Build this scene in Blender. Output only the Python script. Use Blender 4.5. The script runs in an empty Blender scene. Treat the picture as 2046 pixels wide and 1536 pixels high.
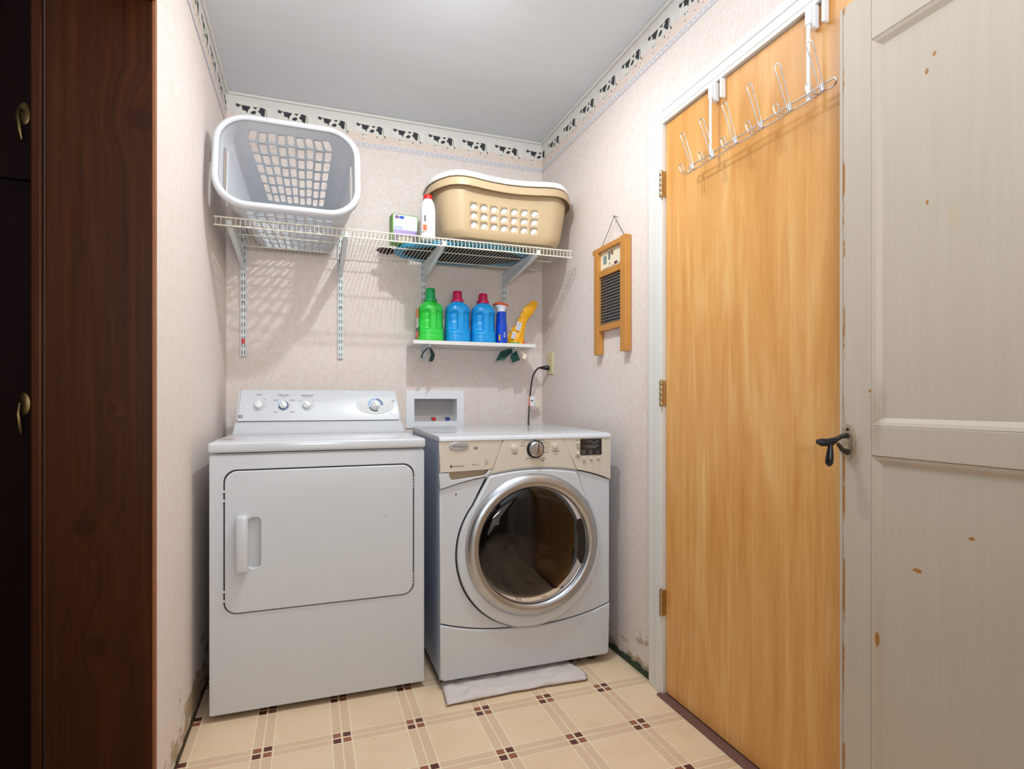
import bpy, bmesh, math, random
from mathutils import Vector, Matrix
random.seed(7)
PI = math.pi
sc = bpy.context.scene
COL = sc.collection

# ------------------------------------------------------------------ camera
F_PX, PPX, PPY, W_PX, H_PX = 1127.0, 1023.0, 800.0, 2046.0, 1536.0
cam_d = bpy.data.cameras.new('camera'); cam = bpy.data.objects.new('camera', cam_d); COL.objects.link(cam)
cam_d.sensor_fit = 'HORIZONTAL'; cam_d.sensor_width = 36.0
cam_d.lens = 36.0 * F_PX / W_PX
cam_d.shift_y = (PPY - H_PX / 2) / W_PX
cam_d.clip_start = 0.02
cam.location = (0, 0, 1.04)
cam.rotation_euler = (PI / 2, 0, -math.atan(402 / 1127))
sc.camera = cam

# ------------------------------------------------------------------ world, light, exposure
wd = bpy.data.worlds.new('world'); sc.world = wd; wd.use_nodes = True
wd.node_tree.nodes['Background'].inputs[0].default_value = (0.75, 0.8, 0.9, 1)
wd.node_tree.nodes['Background'].inputs[1].default_value = 0.05
sc.view_settings.view_transform = 'Standard'; sc.view_settings.look = 'None'
sc.view_settings.gamma = 1.0; sc.view_settings.use_curve_mapping = False
sc.view_settings.exposure = 0.15
LAMP = (0.45, 1.54, 2.35)
def light(name, kind, loc, power, color, size, rot=(0, 0, 0)):
    l = bpy.data.lights.new(name, kind); l.energy = power; l.color = color
    if kind == 'AREA':
        l.shape = 'RECTANGLE'; l.size = size[0]; l.size_y = size[1]
    else:
        l.shadow_soft_size = size
    o = bpy.data.objects.new(name, l); o.location = loc; o.rotation_euler = rot; COL.objects.link(o); return o
bl = light('bulb_light', 'SPOT', LAMP, 31, (0.90, 0.96, 1.0), 0.022, (math.radians(32), 0, 0))
bl.data.spot_size = math.radians(172); bl.data.spot_blend = 0.95
light('bulb_glow', 'POINT', (LAMP[0], LAMP[1], LAMP[2] - 0.05), 2.5, (0.92, 0.97, 1.0), 0.05)
light('ceiling_soft_fill', 'AREA', (0.40, 1.20, 2.435), 11, (0.88, 0.95, 1.0), (1.1, 1.5))  # added soft fill from above, no fixture belongs to it
light('room_fill', 'AREA', (0.25, -1.2, 1.15), 8.5, (1.0, 0.92, 0.83), (1.3, 1.6), (math.radians(90), 0, 0))
light('upward_fill', 'AREA', (0.0, -0.6, 1.30), 32, (0.84, 0.93, 1.0), (0.5, 0.5), (math.radians(180 - 28), 0, 0))  # added unseen fill aimed up to brighten ceiling and upper walls

# ------------------------------------------------------------------ materials
def srgb(r, g, b):
    f = lambda c: (c / 255 / 12.92) if c / 255 <= 0.04045 else ((c / 255 + 0.055) / 1.055) ** 2.4
    return (f(r), f(g), f(b), 1)
class M:
    """small node helper"""
    def __init__(s, name, rough=0.5, metal=0.0, spec=0.5, coat=0.0):
        s.m = bpy.data.materials.new(name); s.m.use_nodes = True
        s.t = s.m.node_tree; s.n = s.t.nodes; s.b = s.n['Principled BSDF']
        s.b.inputs['Roughness'].default_value = rough; s.b.inputs['Metallic'].default_value = metal
        s.b.inputs['Specular IOR Level'].default_value = spec; s.b.inputs['Coat Weight'].default_value = coat
        s.pos = None
    def lk(s, a, b): s.t.links.new(a, b)
    def P(s):
        if s.pos is None: s.pos = s.n.new('ShaderNodeNewGeometry').outputs['Position']
        return s.pos
    def math(s, op, a, b=None, c=None, clamp=False):
        n = s.n.new('ShaderNodeMath'); n.operation = op; n.use_clamp = clamp
        for i, v in enumerate((a, b, c)):
            if v is None: continue
            if isinstance(v, (int, float)): n.inputs[i].default_value = v
            else: s.lk(v, n.inputs[i])
        return n.outputs[0]
    def sep(s, v=None):
        n = s.n.new('ShaderNodeSeparateXYZ'); s.lk(v or s.P(), n.inputs[0]); return n.outputs
    def mapp(s, scale=(1, 1, 1), loc=(0, 0, 0), rot=(0, 0, 0)):
        n = s.n.new('ShaderNodeMapping'); s.lk(s.P(), n.inputs[0])
        n.inputs['Scale'].default_value = scale; n.inputs['Location'].default_value = loc; n.inputs['Rotation'].default_value = rot
        return n.outputs[0]
    def noise(s, vec=None, scale=5, detail=3, rough=0.5, dist=0.0):
        n = s.n.new('ShaderNodeTexNoise'); s.lk(vec or s.P(), n.inputs['Vector'])
        n.inputs['Scale'].default_value = scale; n.inputs['Detail'].default_value = detail
        n.inputs['Roughness'].default_value = rough; n.inputs['Distortion'].default_value = dist
        return n.outputs[0]
    def ramp(s, fac, stops):
        n = s.n.new('ShaderNodeValToRGB'); s.lk(fac, n.inputs[0]); e = n.color_ramp.elements
        while len(e) < len(stops): e.new(0.5)
        for el, (p, c) in zip(e, stops): el.position = p; el.color = c
        return n.outputs[0]
    def mix(s, fac, a, b):
        n = s.n.new('ShaderNodeMix'); n.data_type = 'RGBA'
        for i, v in ((0, fac), (6, a), (7, b)):
            if isinstance(v, (int, float, tuple)): n.inputs[i].default_value = v
            else: s.lk(v, n.inputs[i])
        return n.outputs[2]
    def base(s, c):
        if isinstance(c, tuple): s.b.inputs['Base Color'].default_value = c
        else: s.lk(c, s.b.inputs['Base Color'])
        return s
    def bump(s, h, strength=0.2, dist=0.002):
        n = s.n.new('ShaderNodeBump'); n.inputs['Strength'].default_value = strength; n.inputs['Distance'].default_value = dist
        s.lk(h, n.inputs['Height']); s.lk(n.outputs[0], s.b.inputs['Normal']); return s
    def spot(s, a, b, ca, cb, ra, rb, nz=None, hard=8.0):
        """1 inside an ellipse (a,b are coordinate sockets)"""
        da = s.math('DIVIDE', s.math('SUBTRACT', a, ca), ra); db = s.math('DIVIDE', s.math('SUBTRACT', b, cb), rb)
        d = s.math('SQRT', s.math('ADD', s.math('MULTIPLY', da, da), s.math('MULTIPLY', db, db)))
        if nz is not None: d = s.math('ADD', d, nz)
        return s.math('MULTIPLY', s.math('SUBTRACT', 1.0, d), hard, clamp=True)
    def maxs(s, lst):
        r = lst[0]
        for x in lst[1:]: r = s.math('MAXIMUM', r, x)
        return r
def plain(name, c, rough=0.5, metal=0.0, var=0.06, scale=25, spec=0.5, coat=0.0, bump=0.0):
    m = M(name, rough, metal, spec, coat)
    d = tuple(x * (1 - var) for x in c[:3]) + (1,); u = tuple(min(1, x * (1 + var)) for x in c[:3]) + (1,)
    nz = m.noise(scale=scale, detail=4)
    m.base(m.mix(nz, d, u))
    if bump: m.bump(m.noise(scale=scale * 8, detail=2), bump, 0.001)
    return m.m

def wallpaper(name, axis):
    m = M(name, 0.75, spec=0.3)
    v = m.mapp((1.0, 1.0, 0.75))
    sw = m.n.new('ShaderNodeTexWave'); m.lk(v, sw.inputs['Vector']); sw.wave_type = 'RINGS'
    sw.inputs['Scale'].default_value = 11.0; sw.inputs['Distortion'].default_value = 18.0
    sw.inputs['Detail'].default_value = 3.0; sw.inputs['Detail Scale'].default_value = 1.7
    fine = m.noise(m.mapp((90, 90, 28)), 1.0, 4, 0.7, 0.6)
    tone = m.noise(v, 2.2, 3, 0.5, 1.2)
    f1 = m.math('MULTIPLY', m.math('SUBTRACT', sw.outputs['Fac'], 0.5), 0.55)
    f2 = m.math('MULTIPLY', m.math('SUBTRACT', fine, 0.5), 1.5)
    fac = m.math('ADD', m.math('ADD', f1, f2), 0.5, clamp=True)
    pale = m.mix(tone, srgb(234, 230, 226), srgb(232, 224, 219))
    pink = m.mix(tone, srgb(225, 206, 194), srgb(228, 212, 203))
    col = m.mix(m.math('MULTIPLY', fac, 0.75), pink, pale)
    # brown mould just above the floor
    z = m.sep()[2]
    nz = m.noise(m.mapp((7, 7, 14)), 1.0, 5, 0.65)
    lim = m.math('MULTIPLY', m.math('SUBTRACT', nz, 0.42), 0.75)
    mo = m.math('MULTIPLY', m.math('SUBTRACT', m.math('ADD', lim, 0.03), z), 22.0, clamp=True)
    mcol = m.mix(m.noise(scale=60, detail=3), srgb(120, 98, 58), srgb(196, 172, 132))
    col = m.mix(m.math('MULTIPLY', mo, 0.8), col, mcol)
    m.base(col); m.bump(fac, 0.12, 0.001)
    return m.m
MW_BACK = wallpaper('wallpaper_pink', 0)
def mk_floor():
    m = M('vinyl_floor', 0.38, spec=0.4)
    x, y, z = m.sep()
    PX, PY, X0, Y0 = 0.2262, 0.2460, 0.5435, 1.8160
    def frac(v, o, p):
        q = m.math('DIVIDE', m.math('SUBTRACT', v, o - p / 2), p)
        return m.math('MULTIPLY', m.math('SUBTRACT', m.math('FRACT', q), 0.5), p)   # distance to the line centre
    dx, dy = frac(x, X0, PX), frac(y, Y0, PY)
    ax, ay = m.math('ABSOLUTE', dx), m.math('ABSOLUTE', dy)
    def band(a, c, w): return m.math('LESS_THAN', m.math('ABSOLUTE', m.math('SUBTRACT', a, c)), w)
    lx = m.maxs([m.math('LESS_THAN', ax, 0.0016), band(ax, 0.0292, 0.0015)])
    ly = m.maxs([m.math('LESS_THAN', ay, 0.0016), band(ay, 0.0292, 0.0015)])
    inx = m.math('LESS_THAN', ax, 0.0292); iny = m.math('LESS_THAN', ay, 0.0292)
    sx = m.math('MULTIPLY', m.math('GREATER_THAN', ax, 0.0035), m.math('LESS_THAN', ax, 0.0262))
    sy = m.math('MULTIPLY', m.math('GREATER_THAN', ay, 0.0035), m.math('LESS_THAN', ay, 0.0262))
    sq = m.math('MULTIPLY', sx, sy)
    same = m.math('GREATER_THAN', m.math('MULTIPLY', dx, dy), 0.0)
    tone = m.noise(scale=9, detail=6, rough=0.65)
    fine = m.noise(scale=260, detail=2)
    t2 = m.math('ADD', m.math('MULTIPLY', tone, 0.6), m.math('MULTIPLY', fine, 0.4))
    basec = m.mix(t2, srgb(226, 196, 158), srgb(242, 218, 186))
    bandc = m.mix(t2, srgb(216, 184, 150), srgb(230, 202, 170))
    col = m.mix(m.maxs([inx, iny]), basec, bandc)
    col = m.mix(m.math('MULTIPLY', m.maxs([lx, ly]), 0.8), col, srgb(246, 238, 208))
    dark = m.mix(fine, srgb(84, 42, 38), srgb(104, 58, 52)); red = m.mix(fine, srgb(140, 80, 62), srgb(166, 104, 82))
    col = m.mix(sq, col, m.mix(same, red, dark))
    col = m.mix(m.math('MULTIPLY', m.math('SUBTRACT', m.noise(scale=3.0, detail=5, rough=0.7), 0.5), 0.7, clamp=True), col, srgb(160, 128, 92))
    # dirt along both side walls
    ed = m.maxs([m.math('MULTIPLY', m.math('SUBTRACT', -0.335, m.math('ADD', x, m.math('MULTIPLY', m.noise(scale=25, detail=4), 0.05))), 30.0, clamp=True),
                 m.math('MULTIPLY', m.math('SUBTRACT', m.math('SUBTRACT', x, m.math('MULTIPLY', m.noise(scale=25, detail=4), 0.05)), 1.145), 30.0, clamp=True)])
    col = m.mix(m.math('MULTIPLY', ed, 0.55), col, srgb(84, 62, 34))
    m.base(col); m.bump(fine, 0.08, 0.0006)
    return m.m
MFLOOR = mk_floor()
def mk_ceiling():
    m = M('ceiling_paint', 0.55, spec=0.35)
    n = m.noise(m.mapp((3, 14, 1), rot=(0, 0, 0.9)), 1.0, 5, 0.6, 0.4)
    m.base(m.mix(n, srgb(216, 219, 223), srgb(226, 229, 233))); m.bump(n, 0.12, 0.003); return m.m
MCEIL = mk_ceiling()
def mk_plywood():
    m = M('plywood_door', 0.33, spec=0.5)
    x, y, z = m.sep()
    g = m.noise(m.mapp((1, 42, 2.4)), 1.0, 6, 0.6, 0.8)
    big = m.noise(m.mapp((1, 6, 1.1)), 1.0, 4, 0.55, 1.8)
    pores = m.noise(m.mapp((1, 420, 30)), 1.0, 2, 0.5)
    f = m.math('ADD', m.math('MULTIPLY', g, 0.45), m.math('MULTIPLY', big, 0.55))
    col = m.ramp(f, [(0.3, srgb(208, 142, 70)), (0.5, srgb(228, 166, 92)), (0.68, srgb(243, 194, 126))])
    col = m.mix(m.math('MULTIPLY', pores, 0.18), col, srgb(170, 104, 50))
    m.base(col); m.bump(g, 0.05, 0.001); return m.m
MPLY = mk_plywood()
def mk_darkwood():
    m = M('dark_pine', 0.45, spec=0.22)
    x, y, z = m.sep()
    nz = m.math('MULTIPLY', m.math('SUBTRACT', m.noise(scale=14, detail=3), 0.5), 0.35)
    kn = [(-0.392, 1.725, 0.035, 0.032), (-0.505, 0.742, 0.030, 0.022), (-0.480, 0.455, 0.028, 0.030), (-0.45, 1.02, 0.012, 0.016)]
    ring = m.maxs([m.spot(x, z, cx, cz, rx * 3.0, rz * 4.0, nz, 1.0) for cx, cz, rx, rz in kn])
    core = m.maxs([m.spot(x, z, cx, cz, rx, rz, nz, 5.0) for cx, cz, rx, rz in kn])
    gx = m.math('ADD', m.math('MULTIPLY', x, 60.0), m.math('MULTIPLY', ring, 3.2))
    comb = m.n.new('ShaderNodeCombineXYZ'); m.lk(gx, comb.inputs[0]); m.lk(m.math('MULTIPLY', z, 1.6), comb.inputs[2])
    g = m.noise(comb.outputs[0], 1.0, 5, 0.6, 0.5)
    col = m.ramp(g, [(0.25, srgb(50, 22, 5)), (0.55, srgb(66, 31, 7)), (0.8, srgb(82, 42, 10))])
    col = m.mix(m.math('MULTIPLY', core, 0.6), col, srgb(50, 20, 10))
    m.base(col); m.bump(g, 0.15, 0.001); return m.m
MDARK = mk_darkwood()
MDARK2 = plain('shaded_cabinet', srgb(24, 7, 5), 0.65, var=0.3, scale=12, spec=0.12)  # shade of the unlit side room is put into this colour
MWOODEDGE = plain('wood_edge', srgb(150, 92, 54), 0.5, var=0.2, scale=40)
def mk_oldpaint():
    m = M('old_ivory_paint', 0.45, spec=0.4)
    x, y, z = m.sep()
    g = m.noise(m.mapp((1, 60, 3)), 1.0, 4, 0.6, 0.3); big = m.noise(scale=3.2, detail=4)
    col = m.mix(g, srgb(192, 177, 160), srgb(208, 195, 180)); col = m.mix(m.math('MULTIPLY', big, 0.5), col, srgb(200, 186, 168))
    nz = m.math('MULTIPLY', m.math('SUBTRACT', m.noise(scale=90, detail=3), 0.5), 0.9)
    sp = [(0.772, 1.688, .004, .006), (0.757, 1.715, .004, .005), (0.771, 1.43, .003, .006), (0.692, 0.786, .006, .004),
          (0.791, 0.70, .010, .005), (0.87, 0.53, .004, .018), (0.883, 1.06, .003, .004)]
    chips = m.maxs([m.spot(y, z, *s, nz, 4.0) for s in sp])
    band = m.math('MULTIPLY', m.math('SUBTRACT', 0.0045, m.math('ABSOLUTE', m.math('SUBTRACT', y, 0.9455))), 900.0, clamp=True)
    cn = m.noise(m.mapp((1, 30, 9)), 1.0, 4, 0.65)
    ec = m.math('MULTIPLY', band, m.math('MULTIPLY', m.math('SUBTRACT', cn, 0.5), 14.0, clamp=True))
    col = m.mix(m.maxs([chips, ec]), col, srgb(176, 122, 62))
    pale = m.maxs([m.spot(y, z, 0.722, 1.388, .012, .022, nz, 3.0), m.spot(y, z, 0.894, 1.806, .010, .006, nz, 2.0)])
    col = m.mix(m.math('MULTIPLY', pale, 0.5), col, srgb(206, 184, 150))
    # grime near the latch
    gr = m.spot(y, z, 0.925, 0.93, .03, .05, nz, 1.5)
    gr2 = m.spot(y, z, 0.868, 1.01, .018, .09, nz, 1.2)
    col = m.mix(m.math('MULTIPLY', m.maxs([gr, gr2]), 0.4), col, srgb(140, 112, 78))
    m.base(col); m.bump(g, 0.12, 0.001); return m.m
MPAINT = mk_oldpaint()
MENAMEL = plain('white_enamel', srgb(208, 211, 216), 0.22, var=0.012, scale=3, spec=0.5, coat=0.3)
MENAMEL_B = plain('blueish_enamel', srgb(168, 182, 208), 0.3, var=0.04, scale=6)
MBEIGE = plain('beige_plastic', srgb(212, 202, 187), 0.35, var=0.015, scale=6)
MTRIM = plain('white_trim', srgb(226, 224, 218), 0.4, var=0.02, scale=8)
MTRIM_D = plain('shadow_bead', srgb(120, 116, 112), 0.6)
MDARKGAP = plain('dark_gasket', srgb(42, 42, 44), 0.6)
MBLACK = plain('black_plastic', srgb(22, 22, 24), 0.4)
MCHROME = plain('chrome', (0.52, 0.54, 0.57, 1), 0.34, 1.0, var=0.14, scale=30)
MSTEEL = plain('zinc_wire', (0.72, 0.72, 0.74, 1), 0.25, 1.0, var=0.04)
MDRUM = plain('drum_steel', (0.4, 0.36, 0.33, 1), 0.3, 1.0, var=0.1)
MBRASS = plain('aged_brass', (0.14, 0.095, 0.04, 1), 0.4, 1.0, var=0.3, scale=60)
MHINGE = plain('hinge_brass', (0.48, 0.36, 0.2, 1), 0.35, 1.0, var=0.25, scale=60)
MPLW = plain('white_plastic', srgb(236, 239, 243), 0.38, var=0.01)
MPLW_N = plain('white_plastic_warm', srgb(236, 236, 232), 0.4, var=0.01)
MHAMP = plain('hamper_white', srgb(208, 211, 216), 0.38, var=0.01)
MTAN = plain('tan_plastic', srgb(194, 169, 133), 0.42, var=0.015)
MWIRE = plain('white_coated_wire', srgb(232, 226, 210), 0.35, var=0.03)
MBRK = plain('white_steel', srgb(216, 221, 222), 0.4, var=0.03)
MSLOT = plain('slot_dark', srgb(70, 68, 66), 0.6)
MGREEN = plain('green_bottle', srgb(52, 206, 70), 0.3, var=0.02)
MGREENCAP = plain('green_cap', srgb(8, 158, 84), 0.3, var=0.02)
MBLUE = plain('blue_bottle', srgb(22, 152, 222), 0.3, var=0.02)
MBLUE_D = plain('deep_blue', srgb(12, 72, 196), 0.25, var=0.03)
MMAG = plain('magenta_cap', srgb(196, 14, 78), 0.28, var=0.03)
MRED = plain('red', srgb(206, 22, 22), 0.35)
MORANGE = plain('orange', srgb(228, 92, 36), 0.4)
MYEL = plain('yellow_pouch', srgb(240, 172, 20), 0.28, var=0.08, scale=30)
MTURQ = plain('turquoise_band', srgb(18, 148, 190), 0.5)
MNET = plain('black_net', srgb(14, 14, 16), 0.8)
MNAVY = plain('navy', srgb(36, 52, 92), 0.4)
MGREENSTRIP = plain('dark_green_felt', srgb(14, 62, 54), 0.8, var=0.15, scale=60)
MHONEY = plain('honey_wood', srgb(196, 134, 62), 0.45, var=0.14, scale=40)
MTIN = plain('dark_tin', srgb(62, 60, 60), 0.35, 0.6, var=0.1)
MTINL = plain('tin_ridge', srgb(150, 146, 138), 0.4, 0.5, var=0.1)
MCREAM = plain('cream_paper', srgb(236, 224, 196), 0.6)
MIVORY = plain('ivory_plastic', srgb(222, 208, 160), 0.4)
MPRINT = plain('print_black', srgb(50, 52, 58), 0.7, var=0.05)
MPRINTG = plain('print_grey', srgb(104, 106, 112), 0.6, var=0.03)
MINK = plain('print_ink', srgb(70, 62, 58), 0.6)
MLILAC = plain('print_lilac', srgb(176, 150, 200), 0.4)
MGRN2 = plain('print_green', srgb(104, 160, 60), 0.45)
MPEACH = plain('print_peach', srgb(230, 211, 199), 0.75, var=0.05, scale=18)
MSKY = plain('print_sky', srgb(226, 220, 216), 0.75, var=0.03, scale=12)
MCLOUD = plain('print_cloud', srgb(230, 226, 217), 0.75, var=0.015)
def mk_band():
    m = M('print_band', 0.75)
    x, y, z = m.sep()
    s = m.math('ADD', x, y)
    d = m.math('SUBTRACT', m.math('FRACT', m.math('DIVIDE', s, 0.026)), 0.5)
    d = m.math('ABSOLUTE', m.math('MULTIPLY', d, 0.026)); e = m.math('ABSOLUTE', m.math('SUBTRACT', z, 2.2955))
    dot = m.math('LESS_THAN', m.math('ADD', d, e), 0.0042)
    line = m.math('GREATER_THAN', e, 0.0075)
    fl = m.noise(scale=200, detail=2)
    c = m.mix(fl, srgb(196, 192, 198), srgb(212, 208, 211))
    c = m.mix(line, c, srgb(220, 216, 218)); c = m.mix(dot, c, srgb(240, 238, 236))
    m.base(c); return m.m
MBAND = mk_band()
def mk_towel():
    m = M('towel_cotton', 0.95, spec=0.1)
    n = m.noise(scale=420, detail=3); b = m.noise(scale=9, detail=4)
    m.base(m.mix(b, srgb(208, 198, 194), srgb(232, 224, 220))); m.bump(n, 0.9, 0.002); return m.m
MTOWEL = mk_towel()
def mk_glass():
    m = M('smoked_glass', 0.03)
    t = m.n.new('ShaderNodeBsdfTransparent'); t.inputs[0].default_value = (0.20, 0.18, 0.165, 1)
    g = m.n.new('ShaderNodeBsdfGlossy'); g.inputs['Roughness'].default_value = 0.04; g.inputs[0].default_value = (0.9, 0.9, 0.95, 1)
    fr = m.n.new('ShaderNodeFresnel'); fr.inputs[0].default_value = 1.5
    mx = m.n.new('ShaderNodeMixShader'); m.lk(fr.outputs[0], mx.inputs[0]); m.lk(t.outputs[0], mx.inputs[1]); m.lk(g.outputs[0], mx.inputs[2])
    m.lk(mx.outputs[0], m.n['Material Output'].inputs[0]); return m.m
MGLASS = mk_glass()

# ------------------------------------------------------------------ object helpers
def link(o, parent=None, label=None, cat=None, group=None, kind=None):
    if o.name not in COL.objects: COL.objects.link(o)
    if parent is not None: o.parent = parent
    if label: o['label'] = label
    if cat: o['category'] = cat
    if group: o['group'] = group
    if kind: o['kind'] = kind
    return o
def empty(name, loc=(0, 0, 0), label=None, cat=None, group=None, kind=None):
    o = bpy.data.objects.new(name, None); o.empty_display_size = 0.05
    o.location = loc; link(o, None, label, cat, group, kind)
    o['_loc'] = list(loc)
    return o
def mesh(name, verts, faces, mat, parent=None, smooth=False, **kw):
    me = bpy.data.meshes.new(name); me.from_pydata([tuple(v) for v in verts], [], faces); me.update()
    return meshobj(name, me, mat, parent, smooth, **kw)
def meshobj(name, me, mat, parent=None, smooth=False, **kw):
    me.materials.clear(); me.materials.append(mat)
    if smooth:
        for p in me.polygons: p.use_smooth = True
    o = bpy.data.objects.new(name, me)
    if parent is not None:
        off = world_of(parent)
        if off.length > 0: me.transform(Matrix.Translation(-off))
    link(o, parent, **kw)
    return o
def world_of(p):
    v = Vector((0, 0, 0))
    while p is not None:
        v = v + Vector(p.location); p = p.parent
    return v
class B:
    """collects shapes in world coordinates, builds one mesh"""
    def __init__(s): s.bm = bmesh.new()
    def box(s, x0, x1, y0, y1, z0, z1, bev=0.0, seg=2, mat=None):
        r = bmesh.ops.create_cube(s.bm, size=1.0)
        vs = r['verts']
        for v in vs: v.co = Vector(((x0 + x1) / 2 + v.co.x * (x1 - x0), (y0 + y1) / 2 + v.co.y * (y1 - y0), (z0 + z1) / 2 + v.co.z * (z1 - z0)))
        if bev > 0:
            es = list({e for v in vs for e in v.link_edges})
            rr = bmesh.ops.bevel(s.bm, geom=es, offset=bev, segments=seg, profile=0.5, affect='EDGES')
            vs = list({v for f in rr['faces'] for v in f.verts} | {v for v in vs if v.is_valid})
        if mat is not None:
            for v in vs: v.co = mat @ v.co
        return s
    def tube(s, pts, r, seg=8, closed=False, caps=True, flat=1.0):
        pts = [Vector(p) for p in pts]; n = len(pts); rings = []
        up = None
        for i, p in enumerate(pts):
            a = pts[(i - 1) % n] if (closed or i > 0) else p; b = pts[(i + 1) % n] if (closed or i < n - 1) else p
            t = (b - a).normalized()
            if up is None:
                up = Vector((0, 0, 1)) if abs(t.z) < 0.9 else Vector((1, 0, 0))
            side = t.cross(up)
            if side.length < 1e-6: side = t.orthogonal()
            side.normalize(); u2 = side.cross(t).normalized(); up = u2
            rr = r[i] if isinstance(r, (list, tuple)) else r
            rings.append([s.bm.verts.new(p + side * (math.cos(k * 2 * PI / seg) * rr) + u2 * (math.sin(k * 2 * PI / seg) * rr * flat)) for k in range(seg)])
        m = n if closed else n - 1
        for i in range(m):
            A, Bq = rings[i], rings[(i + 1) % n]
            for k in range(seg): s.bm.faces.new((A[k], A[(k + 1) % seg], Bq[(k + 1) % seg], Bq[k]))
        if caps and not closed:
            s.bm.faces.new(rings[0][::-1]); s.bm.faces.new(rings[-1])
        return s
    def lathe(s, prof, c, axis=(0, 0, 1), seg=32, cap=True, sx=1.0, sy=1.0):
        """prof: list of (radius, height along axis)"""
        ax = Vector(axis).normalized(); q = Vector((0, 0, 1)).rotation_difference(ax); c = Vector(c); rings = []
        for r, h in prof:
            rings.append([s.bm.verts.new(c + q @ Vector((math.cos(k * 2 * PI / seg) * r * sx, math.sin(k * 2 * PI / seg) * r * sy, h))) for k in range(seg)])
        for A, Bq in zip(rings, rings[1:]):
            for k in range(seg): s.bm.faces.new((A[k], A[(k + 1) % seg], Bq[(k + 1) % seg], Bq[k]))
        if cap:
            s.bm.faces.new(rings[0][::-1]); s.bm.faces.new(rings[-1])
        return s
    def prism(s, poly, a0, a1, axis='x', bev=0.0, seg=2):
        """poly in the two other axes, extruded between a0 and a1"""
        def P(a, p):
            return {'x': (a, p[0], p[1]), 'y': (p[0], a, p[1]), 'z': (p[0], p[1], a)}[axis]
        A = [s.bm.verts.new(P(a0, p)) for p in poly]; Bq = [s.bm.verts.new(P(a1, p)) for p in poly]; n = len(poly)
        fs = [s.bm.faces.new(A[::-1]), s.bm.faces.new(Bq)]
        for i in range(n): fs.append(s.bm.faces.new((A[i], A[(i + 1) % n], Bq[(i + 1) % n], Bq[i])))
        if bev:
            es = list({e for f in fs for e in f.edges}); bmesh.ops.bevel(s.bm, geom=es, offset=bev, segments=seg, affect='EDGES')
        return s
    def face(s, pts):
        s.bm.faces.new([s.bm.verts.new(p) for p in pts]); return s
    def build(s, name, mat, parent=None, smooth=False, angle=None, **kw):
        bmesh.ops.remove_doubles(s.bm, verts=s.bm.verts, dist=1e-6)
        bmesh.ops.recalc_face_normals(s.bm, faces=s.bm.faces)
        me = bpy.data.meshes.new(name); s.bm.to_mesh(me); s.bm.free()
        if smooth:
            me.shade_smooth() if hasattr(me, 'shade_smooth') else None
        o = meshobj(name, me, mat, parent, smooth, **kw)
        if smooth:
            try: me.set_sharp_from_angle(angle=angle if angle else 0.7)
            except Exception: pass
        return o
def rrect(x0, x1, y0, y1, r, n=6):
    out = []
    for cx, cy, a in ((x1 - r, y1 - r, 0), (x0 + r, y1 - r, 90), (x0 + r, y0 + r, 180), (x1 - r, y0 + r, 270)):
        for k in range(n + 1):
            t = math.radians(a + 90 * k / n); out.append((cx + r * math.cos(t), cy + r * math.sin(t)))
    return out
def ell(cx, cy, rx, ry, n=32, rot=0):
    return [(cx + rx * math.cos(t) * math.cos(rot) - ry * math.sin(t) * math.sin(rot), cy + rx * math.cos(t) * math.sin(rot) + ry * math.sin(t) * math.cos(rot)) for t in [2 * PI * k / n for k in range(n)]]
def frame(o, x, y):
    """matrix with local x,y axes and origin o"""
    x = Vector(x).normalized(); y = Vector(y).normalized(); z = x.cross(y)
    m = Matrix((x, y, z)).transposed().to_4x4(); m.translation = Vector(o); return m
def XZ(y): return frame((0, y, 0), (1, 0, 0), (0, 0, 1))          # local z points to -Y
def YZ(x): return frame((x, 0, 0), (0, -1, 0), (0, 0, 1))         # local x = -Y ; local z points to -X
def plate(name, loops, depth, mtx, mat, parent=None, bev=0.0, smooth=False, **kw):
    """flat plate with holes, from local z=0 to z=depth"""
    cu = bpy.data.curves.new(name, 'CURVE'); cu.dimensions = '2D'; cu.fill_mode = 'BOTH'
    cu.extrude = max(depth / 2 - bev, 0.00001); cu.bevel_depth = bev; cu.bevel_resolution = 2; cu.offset = -bev
    for lp in loops:
        sp = cu.splines.new('POLY'); sp.points.add(len(lp) - 1)
        for p, q in zip(sp.points, lp): p.co = (q[0], q[1], 0, 1)
        sp.use_cyclic_u = True
    o = bpy.data.objects.new('tmp', cu)
    me = bpy.data.meshes.new_from_object(o); bpy.data.objects.remove(o); bpy.data.curves.remove(cu)
    me.name = name
    me.transform(mtx @ Matrix.Translation((0, 0, depth / 2)))
    ob = meshobj(name, me, mat, parent, smooth, **kw)
    if smooth:
        try: me.set_sharp_from_angle(angle=0.7)
        except Exception: pass
    return ob
def text(s, size, mtx, mat, parent, name='lettering', align='CENTER', bold=0.0, depth=0.0003, sx=1.0):
    cu = bpy.data.curves.new(name, 'FONT'); cu.body = s; cu.size = size; cu.align_x = align; cu.align_y = 'CENTER'
    cu.extrude = depth / 2; cu.resolution_u = 3; cu.offset = bold; cu.space_line = 0.9
    o = bpy.data.objects.new('tmp', cu); me = bpy.data.meshes.new_from_object(o); bpy.data.objects.remove(o); bpy.data.curves.remove(cu)
    me.name = name; me.transform(mtx @ Matrix.Diagonal((sx, 1, 1, 1))); return meshobj(name, me, mat, parent)
def polys(name, plist, mat, parent, **kw):
    vs, fs = [], []
    for p in plist:
        if len(p) < 3: continue
        fs.append(list(range(len(vs), len(vs) + len(p)))); vs += p
    return mesh(name, vs, fs, mat, parent, **kw)

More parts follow.
